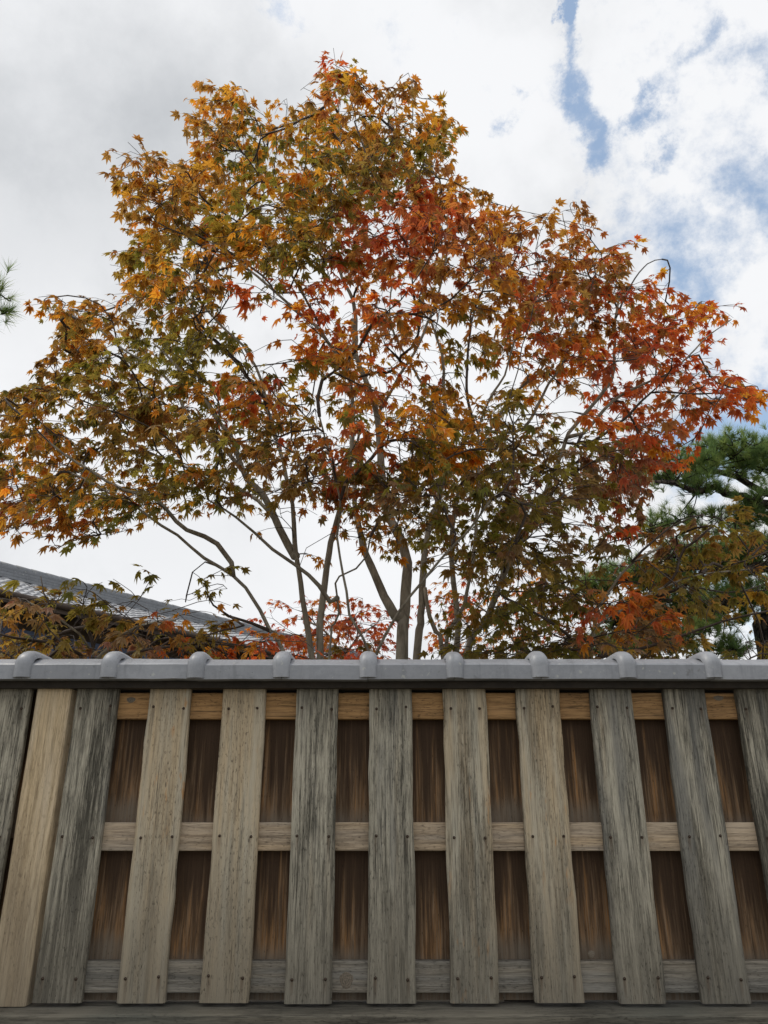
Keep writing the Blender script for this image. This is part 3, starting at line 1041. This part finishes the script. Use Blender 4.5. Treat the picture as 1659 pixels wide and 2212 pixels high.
            for q in range(m_):
                u_ = rg.uniform(.15, 1.0) if q > 0 else 1.0
                at_ = b0 + e * sl * u_ + np.array([0, 0, -.28 * sl * u_ * u_])
                sg = rg.choice((-1, 1))
                ld = e * rg.uniform(.2, 1.0) + side * sg * rg.uniform(.2, 1.0) + np.array([0, 0, -rg.uniform(.0, .75)])
                ld /= np.linalg.norm(ld)
                up = np.array([0, 0, 1.0]) + rg.normal(0, .36, 3)
                nx = np.cross(ld, up); nx /= np.linalg.norm(nx) + 1e-9
                nn = np.cross(nx, ld)
                sc = leaf * float(np.clip(rg.normal(1.0, .17), .55, 1.4)) * float(np.clip(.70 + .11 * (at_[2] - 2.2), .68, 1.02))
                org = at_ + ld * .34 * sc
                if prune and not keeps(at_ + ld * .6 * sc, 6) and rg.random() < .9: continue
                LP.append(org); LR.append(np.column_stack([nx, ld, nn])); LS.append(sc)
                if rg.random() < .08:
                    cc = cvs[rg.choice(len(cps), p=wts)]; bc = np.array(cc[rg.integers(len(cc))])
                else: bc = base_c
                LC.append(np.clip(bc * (1 + rg.normal(0, jit)) * (1 + rg.normal(0, .07, 3)), .004, .9))
                LV.append(rg.integers(len(LEAVES)))
    tag(tw.build('twigs', M_TWIG, root, smooth=True), kind='stuff')
    LP = np.array(LP); LR = np.array(LR); LS = np.array(LS); LC = np.array(LC); LV = np.array(LV)
    qx, qy, dp = project(LP)
    view = LP - np.array([0, 0, CAMZ]); view /= np.linalg.norm(view, axis=1)[:, None]
    face = np.abs(np.einsum('ij,ij->i', view, LR[:, :, 2]))
    size = LS / dp * (.35 + face)
    size[(qx < 15) | (qx > 1644) | (qy > 1405) | (qy < 5)] = 0
    pick = set(np.argsort(-size)[:singles].tolist())
    fo = MB()
    for vi, (V, Fc) in enumerate(LEAVES):
        ii = np.array([q for q in np.nonzero(LV == vi)[0] if q not in pick])
        if len(ii) == 0: continue
        W = np.einsum('nij,vj->nvi', LR[ii] * LS[ii][:, None, None], V) + (LP[ii] - base)[:, None]
        fo.add(W.reshape(-1, 3), (Fc[None] + (np.arange(len(ii)) * len(V))[:, None, None]).reshape(-1, 3), np.repeat(LC[ii], len(V), axis=0))
    tag(fo.build('foliage', M_LEAF, root), kind='stuff')
    for q in pick:
        o = bpy.data.objects.new('leaf', LEAFMESH[LV[q]])
        o.color = (*LC[q], 1)
        o.matrix_basis = Matrix.Translation(LP[q] - base) @ Matrix((LR[q] * LS[q]).tolist()).to_4x4()
        o.parent = root
        C.objects.link(o)
    print(name, 'leaves', len(LP))
    return root


T, B_ = 'trunk', 'branch'
main_limbs = [
    # stems that rise from the ground
    ([(867, 1421), (875, 1316), (883, 1218), (873, 1180), (850, 1140), (834, 1105), (821, 1005), (815, 905), (800, 850), (770, 770), (762, 690)], (4.0, 4.5), .062, .012, T, True),
    ([(906, 1421), (914, 1335), (920, 1218), (930, 1150), (950, 1080), (963, 1000), (962, 900), (960, 850), (952, 764), (930, 690)], (4.2, 4.9), .040, .008, T, True),
    ([(665, 1421), (654, 1335), (640, 1238), (632, 1180), (628, 1102), (617, 1040), (597, 946), (580, 885), (568, 830), (555, 798), (525, 748), (490, 718), (430, 650)], (3.9, 3.8), .031, .006, T, True),
    ([(696, 1421), (704, 1316), (714, 1218), (726, 1141), (749, 1055), (760, 997), (764, 919), (753, 830), (748, 790), (715, 743), (685, 698), (640, 663), (585, 618), (540, 583), (450, 520)], (3.9, 4.3), .033, .006, T, True),
    ([(718, 1421), (725, 1343), (733, 1323), (725, 1257), (733, 1242), (772, 1226), (795, 1199), (800, 1160)], (3.7, 3.4), .014, .004, T, True),
    ([(805, 1421), (784, 1378), (757, 1331), (749, 1277), (733, 1207), (729, 1160), (735, 1080), (715, 1000), (690, 900)], (3.5, 3.3), .015, .004, T, True),
    ([(812, 1425), (834, 1374), (865, 1323), (912, 1261), (951, 1211), (1010, 1150), (1060, 1080)], (3.5, 3.1), .016, .005, T, True),
    ([(957, 1425), (940, 1366), (928, 1331), (918, 1270)], (4.2, 4.3), .022, .012, T, True),
    ([(957, 1420), (971, 1362), (998, 1312), (1017, 1218), (1030, 1100), (1034, 934), (1064, 849), (1089, 809), (1110, 740)], (4.1, 4.2), .020, .006, T, True),
    ([(986, 1421), (990, 1335), (982, 1257), (978, 1199), (985, 1100), (1020, 990), (1064, 924), (1099, 869), (1149, 819), (1174, 794), (1220, 700)], (4.4, 4.8), .034, .006, T, True),
    ([(998, 1421), (1037, 1347), (1064, 1296), (1083, 1238), (1120, 1165), (1170, 1080), (1229, 930), (1254, 899), (1319, 819), (1326, 760), (1329, 689), (1340, 620)], (4.2, 4.1), .036, .007, T, True),
    ([(612, 1421), (582, 1362), (558, 1316), (527, 1269), (500, 1242), (440, 1200), (385, 1150), (350, 1130), (300, 1093), (230, 1060), (150, 1020)], (3.7, 3.5), .024, .005, T, True),
    # limbs
    ([(711, 1300), (690, 1265), (636, 1218), (589, 1187), (550, 1152), (511, 1117), (450, 1080)], (3.65, 3.4), .014, .004, B_, False),
    ([(854, 1331), (823, 1269), (796, 1203), (780, 1141), (768, 1082), (772, 1000), (780, 900)], (4.0, 4.6), .030, .007, B_, False),
    ([(640, 1203), (605, 1141), (570, 1071), (539, 1040), (520, 985), (505, 943), (470, 898), (440, 853), (390, 803), (330, 740)], (3.9, 3.7), .024, .005, B_, False),
    ([(535, 1030), (480, 960), (415, 908), (370, 833), (320, 788), (260, 748), (215, 713), (170, 690)], (3.8, 3.9), .013, .004, B_, False),
    ([(500, 1215), (470, 1175), (440, 1160), (400, 1145), (340, 1075), (270, 1058), (200, 1018), (110, 960), (50, 900)], (3.6, 3.3), .014, .004, B_, False),
    ([(605, 1141), (560, 1080), (470, 1030), (390, 1000), (300, 960), (200, 900), (120, 860)], (3.9, 4.4), .012, .004, B_, False),
    ([(585, 1365), (545, 1350), (495, 1335), (460, 1310), (445, 1280)], (3.7, 3.4), .010, .003, B_, False),
    ([(525, 1352), (480, 1362), (440, 1372)], (3.55, 3.3), .007, .003, B_, False),
    ([(750, 798), (772, 735), (765, 650), (740, 600), (722, 540), (720, 440), (718, 390), (735, 300), (730, 220)], (4.3, 4.6), .017, .004, B_, False),
    ([(720, 560), (650, 480), (590, 420), (540, 350), (480, 270)], (4.4, 4.2), .009, .003, B_, False),
    ([(690, 700), (610, 560), (520, 480), (420, 420), (330, 380)], (4.2, 4.0), .010, .003, B_, False),
    ([(815, 895), (850, 830), (904, 740), (940, 640), (960, 520), (900, 400), (860, 300)], (4.4, 4.2), .012, .003, B_, False),
    ([(720, 440), (760, 390), (830, 330), (880, 260)], (4.5, 4.6), .008, .003, B_, False),
    ([(957, 894), (904, 814), (869, 754), (844, 689), (850, 600), (870, 500)], (4.7, 5.0), .012, .003, B_, False),
    ([(1034, 934), (1010, 840), (1020, 700), (1050, 600), (1080, 500), (1060, 440)], (4.2, 4.5), .011, .003, B_, False),
    ([(1130, 930), (1179, 844), (1214, 784), (1240, 680), (1230, 560), (1215, 460)], (4.4, 4.7), .012, .003, B_, False),
    ([(1225, 945), (1259, 939), (1329, 869), (1394, 829), (1459, 794), (1520, 730), (1580, 690)], (4.1, 4.2), .014, .003, B_, False),
    ([(1250, 955), (1279, 954), (1354, 899), (1404, 849), (1480, 850), (1570, 850), (1640, 870)], (4.1, 3.7), .011, .003, B_, False),
    ([(1329, 689), (1360, 620), (1400, 570), (1430, 560)], (4.1, 4.3), .008, .003, B_, False),
]
crown = [(700, 88), (745, 100), (780, 140), (800, 180), (850, 175), (890, 140), (905, 190), (950, 210), (965, 250), (1000, 268), (1008, 300), (985, 340), (985, 378), (1050, 392), (1090, 425), (1130, 455), (1170, 425),
         (1210, 402), (1240, 425), (1290, 470), (1330, 500), (1385, 512), (1415, 560), (1460, 595), (1490, 636), (1560, 636), (1610, 660), (1575, 720), (1545, 770), (1590, 815), (1640, 860), (1630, 880), (1560, 865), (1555, 910),
         (1515, 930), (1495, 975), (1440, 990), (1400, 985), (1400, 1090), (1375, 1160), (1250, 1190), (1120, 1200), (1000, 1180), (900, 1150), (780, 1125), (690, 1140), (640, 1160), (560, 1110), (480, 1110), (380, 1115), (260, 1150), (180, 1180), (130, 1192), (70, 1180), (-60, 1140),
         (-60, 900), (30, 840), (100, 765), (140, 705), (70, 655), (110, 648), (160, 668), (185, 632), (260, 640), (225, 548), (270, 545), (300, 530), (280, 505), (260, 492), (280, 480), (262, 440), (250, 400), (220, 350), (265, 300), (320, 320),
         (380, 340), (405, 365), (420, 345), (398, 300), (398, 240), (410, 175), (470, 188), (510, 172), (550, 190), (570, 220), (600, 222), (640, 185), (685, 180)]
holes = [(545, 690, 75, 110, .96), (690, 900, 75, 85, .75), (870, 760, 140, 100, .5), (850, 930, 80, 70, .5), (1110, 860, 110, 95, .65), (1255, 890, 75, 95, .9), (1000, 720, 80, 100, .4), (620, 780, 45, 70, .45), (600, 1110, 70, 60, .7), (470, 1120, 70, 45, .5), (690, 1150, 100, 50, .5), (660, 650, 60, 90, .3),
         (520, 1000, 60, 40, .4), (640, 1130, 110, 70, .65), (1170, 940, 60, 40, .5), (430, 930, 50, 40, .3), (660, 600, 50, 60, .4), (840, 1100, 120, 60, .35), (60, 1080, 60, 60, .3), (1500, 780, 60, 60, .45), (420, 830, 60, 60, .3)]
low_mid = [(640, 1150), (760, 1130), (1000, 1150), (1250, 1180), (1260, 1300), (1200, 1425), (960, 1425), (930, 1250), (820, 1200), (640, 1230)]
band = [(600, 970), (700, 960), (800, 990), (900, 930), (1050, 940), (1180, 930), (1300, 970), (1400, 1010), (1410, 1100), (1340, 1170), (1200, 1190), (1040, 1170), (900, 1130), (760, 1110), (640, 1060)]
left_spray = [(340, 1275), (400, 1225), (470, 1205), (530, 1215), (540, 1250), (520, 1275), (450, 1290), (400, 1310), (350, 1300)]
main_colours = [(460, 250, 'OOBB'), (420, 330, 'YOB'), (300, 350, 'OBB'), (550, 300, 'OGG'), (600, 400, 'GGO'), (700, 150, 'ORB'), (750, 250, 'OGB'), (850, 220, 'OBO'), (700, 400, 'GGDO'), (850, 350, 'GDB'), (960, 280, 'OGB'),
                (450, 500, 'GGO'), (350, 470, 'OBG'), (870, 450, 'RRM'), (800, 550, 'RBM'), (1000, 420, 'OBO'), (900, 600, 'OBR'), (580, 650, 'ROB'), (680, 700, 'RRO'), (740, 680, 'ROR'), (1000, 560, 'BMO'), (1100, 500, 'BMO'), (1220, 450, 'OBM'),
                (1300, 600, 'BRB'), (1400, 570, 'RRO'), (1450, 650, 'RRO'), (1500, 650, 'RRO'), (1600, 680, 'ORR'), (1350, 700, 'RMB'), (1300, 850, 'RRM'), (1450, 870, 'RRB'), (1500, 970, 'ROR'), (1640, 870, 'OOR'), (250, 640, 'OBB'),
                (200, 700, 'OBG'), (350, 720, 'GGB'), (450, 750, 'GGG'), (540, 820, 'OGR'), (100, 850, 'OBG'), (250, 900, 'BBGD'), (300, 960, 'GBB'), (100, 1000, 'OBG'), (300, 1050, 'OGD'), (430, 1100, 'GGO'), (560, 950, 'GDB'),
                (650, 1000, 'BGP'), (750, 1000, 'RBG'), (800, 800, 'OBR'), (900, 820, 'OYO'), (1000, 820, 'GOB'), (960, 950, 'OOG'), (900, 1050, 'GDP'), (1100, 950, 'GDB'), (1200, 980, 'GP'), (1100, 1050, 'PGD'), (1000, 1150, 'GGB'),
                (1200, 1150, 'GGP'), (1300, 1050, 'PMG'), (1050, 1300, 'GGB'), (1380, 1080, 'MRB'), (780, 1150, 'GOO'), (150, 1150, 'BOGR'), (20, 1100, 'BRO'), (430, 1260, 'GGG'), (1180, 800, 'BRO'), (620, 550, 'GGO'), (380, 620, 'OGO'), (950, 700, 'OBG'), (1050, 650, 'OBB'), (720, 800, 'OGB'), (650, 760, 'GOR'), (820, 680, 'OBR'), (1100, 620, 'BRM'), (600, 900, 'GOB'), (700, 900, 'OBG')]


def main_depth(px, py, rg):
    e = min(1.0, ((px - 800) / 900) ** 2 + ((py - 720) / 640) ** 2)
    h = .35 + 1.15 * math.sqrt(max(0, 1 - e))
    c = 4.3 - .25 * max(0, (py - 850) / 350) + .25 * (py < 500)
    return c + rg.uniform(-1, 1) * h


maple('maple_tree', 'tall many stemmed maple turning green, orange and red in the centre', (.05, 4.1, 0), main_limbs,
      [(crown, .925, holes), (low_mid, .034, [(720, 1200, 160, 90, .75), (880, 1340, 80, 130, .95), (1000, 1370, 60, 70, .5)]), (left_spray, .020, []), (band, .055, [(690, 1020, 40, 60, .3)]), ([(1530, 815), (1600, 815), (1665, 855), (1640, 905), (1560, 880)], .009, []), ([(50, 640), (110, 635), (170, 660), (150, 705), (80, 685)], .006, []), ([(1360, 960), (1440, 960), (1505, 970), (1480, 1015), (1380, 1010)], .006, [])], 1700, main_depth, main_colours, .078, 15, 11, 'maple trees behind the fence', er=4, clump=4, prune=True, spray_len=.22)


def near(a, c):
    return lambda px, py, rg: rg.uniform(a, c)


maple('maple_tree', 'low bronze maple spreading just above the fence in front of the tiled house', (-1.25, 3.5, 0),
      [([(195, 1470), (190, 1400), (170, 1370), (120, 1330), (60, 1300)], (3.4, 3.2), .018, .004, T, True),
       ([(195, 1450), (240, 1395), (300, 1350), (380, 1340)], (3.4, 3.2), .013, .004, B_, False),
       ([(190, 1430), (150, 1400), (60, 1380), (0, 1370)], (3.4, 3.0), .010, .004, B_, False),
       ([(210, 1440), (330, 1400), (450, 1390), (540, 1400)], (3.4, 3.6), .010, .004, B_, False),
       ([(120, 1330), (95, 1280), (88, 1245)], (3.2, 3.2), .005, .002, B_, False)],
      [([(-60, 1355), (40, 1360), (110, 1340), (150, 1350), (230, 1330), (300, 1318), (370, 1335), (430, 1370), (520, 1405), (590, 1420), (590, 1460), (-60, 1460)], .94, [(30, 1370, 70, 26, .9), (225, 1395, 70, 24, .85)]),
       ([(70, 1290), (88, 1265), (115, 1285), (140, 1320), (60, 1340)], .06, [])],
      104, near(3.0, 3.9), [(100, 1270, 'GGB'), (50, 1350, 'BGP'), (250, 1310, 'BG'), (350, 1310, 'GGB'), (150, 1390, 'PGB'), (300, 1370, 'GPP'), (400, 1340, 'GGO'), (430, 1400, 'GRB'), (560, 1405, 'RRO'), (370, 1395, 'ROB'), (20, 1400, 'OBG')],
      .088, 10, 21, 'maple trees behind the fence', spray_len=.17)

maple('maple_tree', 'low olive and rust maple above the fence on the right, in front of the pine', (1.15, 3.9, 0),
      [([(1275, 1500), (1290, 1312), (1320, 1265), (1368, 1212), (1430, 1180)], (3.6, 3.3), .017, .005, T, True),
       ([(1285, 1430), (1340, 1330), (1440, 1270), (1520, 1240), (1620, 1230)], (3.7, 3.5), .014, .004, T, True),
       ([(1280, 1440), (1220, 1370), (1150, 1320), (1090, 1290)], (3.6, 3.4), .011, .004, B_, False),
       ([(1300, 1420), (1420, 1390), (1560, 1340), (1660, 1320)], (3.6, 3.2), .010, .004, B_, False),
       ([(1368, 1212), (1450, 1140), (1520, 1110)], (3.3, 3.2), .007, .003, B_, False)],
      [([(1090, 1320), (1200, 1290), (1300, 1215), (1400, 1150), (1500, 1115), (1590, 1140), (1720, 1180), (1720, 1210), (1560, 1180), (1480, 1200), (1440, 1235), (1560, 1260), (1720, 1250), (1720, 1300), (1600, 1300), (1480, 1290), (1420, 1330), (1440, 1400), (1620, 1370), (1700, 1380), (1700, 1450), (1020, 1450), (1050, 1400)], 1.0,
        [(1490, 1310, 70, 40, .8), (1560, 1200, 60, 25, .6), (1590, 1290, 60, 30, .6), (1270, 1210, 40, 30, .7), (1290, 1260, 60, 50, .5), (1150, 1300, 90, 60, .75), (1110, 1390, 80, 50, .5), (1640, 1380, 70, 50, .9)])],
      140, near(3.2, 4.4), [(1450, 1110, 'BGP'), (1550, 1130, 'BGG'), (1630, 1170, 'BGG'), (1300, 1240, 'GDP'), (1420, 1230, 'GDB'), (1330, 1290, 'ROO'), (1380, 1265, 'ORO'), (1500, 1260, 'GDB'), (1640, 1250, 'OBG'), (1150, 1330, 'GDD'), (1250, 1350, 'PDG'), (1350, 1380, 'GDP'), (1450, 1400, 'GDB'), (1600, 1370, 'GDB'), (1420, 1345, 'RBB')],
      .084, 11, 31, 'maple trees behind the fence', spray_len=.19)

maple('maple_tree', 'distant red maple seen between the stems in the centre', (-.3, 7.5, 0),
      [([(735, 1440), (730, 1400), (700, 1360), (650, 1335)], (7.5, 7.3), .04, .008, T, True),
       ([(735, 1430), (770, 1380), (810, 1350)], (7.5, 7.6), .02, .006, B_, False)],
      [([(590, 1345), (640, 1310), (700, 1300), (770, 1310), (830, 1340), (860, 1400), (860, 1460), (590, 1460)], 1.0, [(640, 1390, 50, 25, .4)])],
      75, near(7.0, 8.0), [(600, 1350, 'RRO'), (700, 1330, 'ROM'), (800, 1360, 'RRM'), (750, 1400, 'RRG')], .088, 12, 41, 'maple trees behind the fence', 0)

maple('maple_tree', 'distant orange red maple showing right of the thickest stem', (1.5, 8.0, 0),
      [([(1120, 1440), (1110, 1390), (1060, 1330), (1000, 1290)], (8.0, 7.8), .04, .008, T, True),
       ([(1115, 1420), (1160, 1360), (1210, 1310), (1240, 1270)], (8.0, 8.2), .02, .006, B_, False)],
      [([(960, 1290), (1000, 1240), (1060, 1270), (1130, 1260), (1200, 1230), (1250, 1270), (1260, 1400), (1240, 1450), (950, 1450)], 1.0, [(1080, 1330, 70, 50, .6)])],
      70, near(7.5, 8.6), [(1000, 1280, 'ROM'), (1100, 1300, 'ROO'), (1200, 1260, 'ROO'), (1150, 1400, 'RBM')], .088, 11, 51, 'maple trees behind the fence', 0)


# ------------------------------------------------------------------ pines
def tuft(mb, P, d, L, n, rg, tint):
    d = d / (np.linalg.norm(d) + 1e-9)
    u = np.cross(d, rg.normal(0, 1, 3)); u /= np.linalg.norm(u) + 1e-9
    v = np.cross(d, u)
    a = rg.uniform(0, 2 * math.pi, n); s = rg.uniform(.15, .95, n); o = rg.uniform(-.35, .10, n) * L
    dirs = d * (1 - .45 * s)[:, None] + (np.cos(a)[:, None] * u + np.sin(a)[:, None] * v) * s[:, None]
    dirs /= np.linalg.norm(dirs, axis=1)[:, None]
    ln = L * rg.uniform(.75, 1.1, n)
    st = P + d * o[:, None]
    wd = np.cross(dirs, rg.normal(0, 1, (n, 3))); wd /= np.linalg.norm(wd, axis=1)[:, None] + 1e-9
    wd *= .0010 + L * .010
    A, B2 = st - wd, st + wd
    Cc = st + dirs * ln[:, None] + np.array([0, 0, -.04 * L])
    V = np.stack([A, B2, Cc], 1).reshape(-1, 3)
    Fc = np.arange(3 * n).reshape(-1, 3)
    c = np.clip(np.array(tint) * (1 + rg.normal(0, .15, (n, 1))), .005, 1)
    mb.add(V, Fc, np.repeat(c, 3, axis=0))


def pine(label, base, limbs, pads, L, seed, nneedle=42):
    """pads: (px, py, Y, half width px, half depth m, half height px, tufts)"""
    rg = np.random.default_rng(seed)
    base = np.array(base, float)
    root = empty('pine_tree', base)
    tag(root, label, 'tree', 'pine trees in the garden')
    A = []
    for (P, r0, r1, kind) in limbs:
        Q = catmull(P, .12)
        amp = .010 if kind == 'trunk' else .022
        wob = np.cumsum(rg.normal(0, amp, Q.shape), axis=0); wob -= np.linspace(0, 1, len(Q))[:, None] * wob[-1]
        Q = Q + wob
        R = np.linspace(r0, r1, len(Q)) * (1 + rg.normal(0, .06, len(Q)))
        mb = MB(); mb.tube(Q - base, R, 12 if kind == 'trunk' else 7)
        mb.build(kind, M_PINEBARK, root, smooth=True)
        A.append(Q)
    A = np.vstack(A)
    ne, tw = MB(), MB()
    for (px, py, Y, hw, hdp, hh, n) in pads:
        n = int(n * 1.5)
        c = at(px, py, Y)
        sc = np.linalg.norm(at(px + 100, py, Y) - c) / 100
        dist = np.linalg.norm(A - c, axis=1); far = A[np.argmin(dist)]
        hubs = [far]
        for q in range(n):
            while True:
                o = rg.uniform(-1, 1, 3)
                if o @ o < 1: break
            o[2] = abs(o[2]) * 1.4 - .55 if rg.random() < .8 else o[2]
            P = c + o * (hw * sc, hdp, hh * sc)
            d = np.array([o[0] * .7, o[1] * .7, .75]) + rg.normal(0, .28, 3)
            tint = np.array([(.13, .21, .065), (.095, .17, .06), (.17, .24, .075)][rg.integers(3)])
            tuft(ne, P - base, d, L, nneedle, rg, tint)
            tuft(ne, P - base + rg.normal(0, .05, 3), d + rg.normal(0, .4, 3), L, nneedle, rg, tint)
            # shoot to a near hub
            H = np.array(hubs); j = np.argmin(np.linalg.norm(H - P, axis=1)); h = H[j]
            m_ = (h + P) / 2 + rg.normal(0, .03, 3) + np.array([0, 0, -.03])
            l = np.linalg.norm(P - h)
            k_ = 4
            s = np.linspace(0, 1, k_ + 1)[:, None]
            Q = (1 - s) ** 2 * h + 2 * s * (1 - s) * m_ + s * s * P
            tw.tube(Q - base, np.linspace(min(.016, .004 + .012 * l), .003, k_ + 1), 4, cap=False)
            if rg.random() < .35: hubs.append(P * .8 + h * .2 + np.array([0, 0, -.04]))
    tag(ne.build('needles', M_NEEDLE, root), kind='stuff')
    tag(tw.build('twigs', M_PINEBARK, root, smooth=True), kind='stuff')
    return root


YP = 8.0
def a_(px, py, Y=YP): return at(px, py, Y)
tb = a_(1668, 1420); tb = np.array([tb[0], YP, 0])
pine('dark trunked green pine with layered needle pads at the right edge', tb,
     [([tb, a_(1665, 1420), a_(1668, 1330), a_(1690, 1240), a_(1720, 1150), a_(1715, 1060), a_(1740, 985)], .30, .10, 'trunk'),
      ([a_(1700, 1235), a_(1650, 1215, 7.8), a_(1590, 1235, 7.6), a_(1520, 1230, 7.6), a_(1450, 1240, 7.7), a_(1390, 1235, 7.8)], .07, .025, 'branch'),
      ([a_(1715, 1070), a_(1650, 1095, 7.9), a_(1590, 1080, 7.7), a_(1545, 1060, 7.6), a_(1500, 1070, 7.6), a_(1450, 1050, 7.6), a_(1415, 1040, 7.7)], .065, .02, 'branch'),
      ([a_(1715, 1060), a_(1660, 1060, 8.2), a_(1600, 1030, 8.3), a_(1560, 1020, 8.4), a_(1500, 1010, 8.3)], .05, .02, 'branch'),
      ([a_(1680, 1290), a_(1600, 1300, 7.8), a_(1540, 1330, 7.7), a_(1450, 1330, 7.8), a_(1380, 1340, 7.9), a_(1320, 1350, 8.0)], .07, .025, 'branch'),
      ([a_(1385, 1240, 7.8), a_(1330, 1260, 7.9), a_(1290, 1280, 8.0)], .025, .012, 'branch'),
      ([a_(1440, 1330, 7.8), a_(1420, 1380, 7.8), a_(1400, 1410, 7.8)], .03, .015, 'branch')],
     [(1470, 1010, 7.7, 80, .45, 26, 60), (1560, 985, 7.9, 95, .6, 30, 90), (1660, 990, 8.1, 90, .6, 34, 80), (1720, 975, 8.0, 90, .7, 40, 70), (1520, 1050, 7.6, 60, .3, 18, 22), (1640, 1085, 7.7, 70, .4, 22, 30),
      (1480, 1200, 7.7, 70, .45, 24, 55), (1590, 1195, 7.7, 90, .5, 28, 75), (1680, 1180, 8.0, 80, .5, 28, 50), (1350, 1240, 7.9, 70, .4, 22, 45), (1290, 1265, 8.0, 45, .35, 20, 30), (1420, 1255, 7.9, 60, .4, 20, 40),
      (1500, 1290, 7.8, 90, .5, 30, 60), (1620, 1285, 7.8, 80, .5, 26, 40), (1360, 1330, 8.0, 70, .5, 24, 45), (1470, 1365, 7.9, 90, .5, 26, 60), (1390, 1395, 7.8, 80, .4, 22, 45), (1550, 1400, 7.9, 70, .4, 20, 30), (1300, 1390, 8.1, 60, .4, 22, 30), (1450, 1130, 8.0, 70, .45, 22, 34), (1560, 1125, 8.1, 80, .5, 24, 40), (1660, 1120, 8.2, 70, .5, 24, 34), (1540, 1240, 8.2, 90, .5, 24, 40), (1560, 1330, 8.2, 80, .5, 26, 36), (1450, 1320, 8.2, 80, .5, 26, 36)],
     .115, 61, 46)

YL = 4.2
lb = np.array([at(-330, 1100, 4.6)[0], 4.6, 0])
pine('pine reaching in at the left edge with a single needled twig', lb,
     [([lb, at(-335, 1100, 4.6), at(-320, 800, 4.6), at(-330, 500, 4.6)], .14, .07, 'trunk'),
      ([at(-322, 800, 4.6), at(-240, 740, 4.4), at(-150, 700, 4.3), at(-60, 665, YL), at(-12, 648, YL)], .04, .008, 'branch')],
     [(-14, 640, YL, 34, .12, 66, 11), (-130, 660, 4.3, 80, .25, 60, 40), (-260, 560, 4.5, 100, .35, 60, 50)], .115, 71, 30)
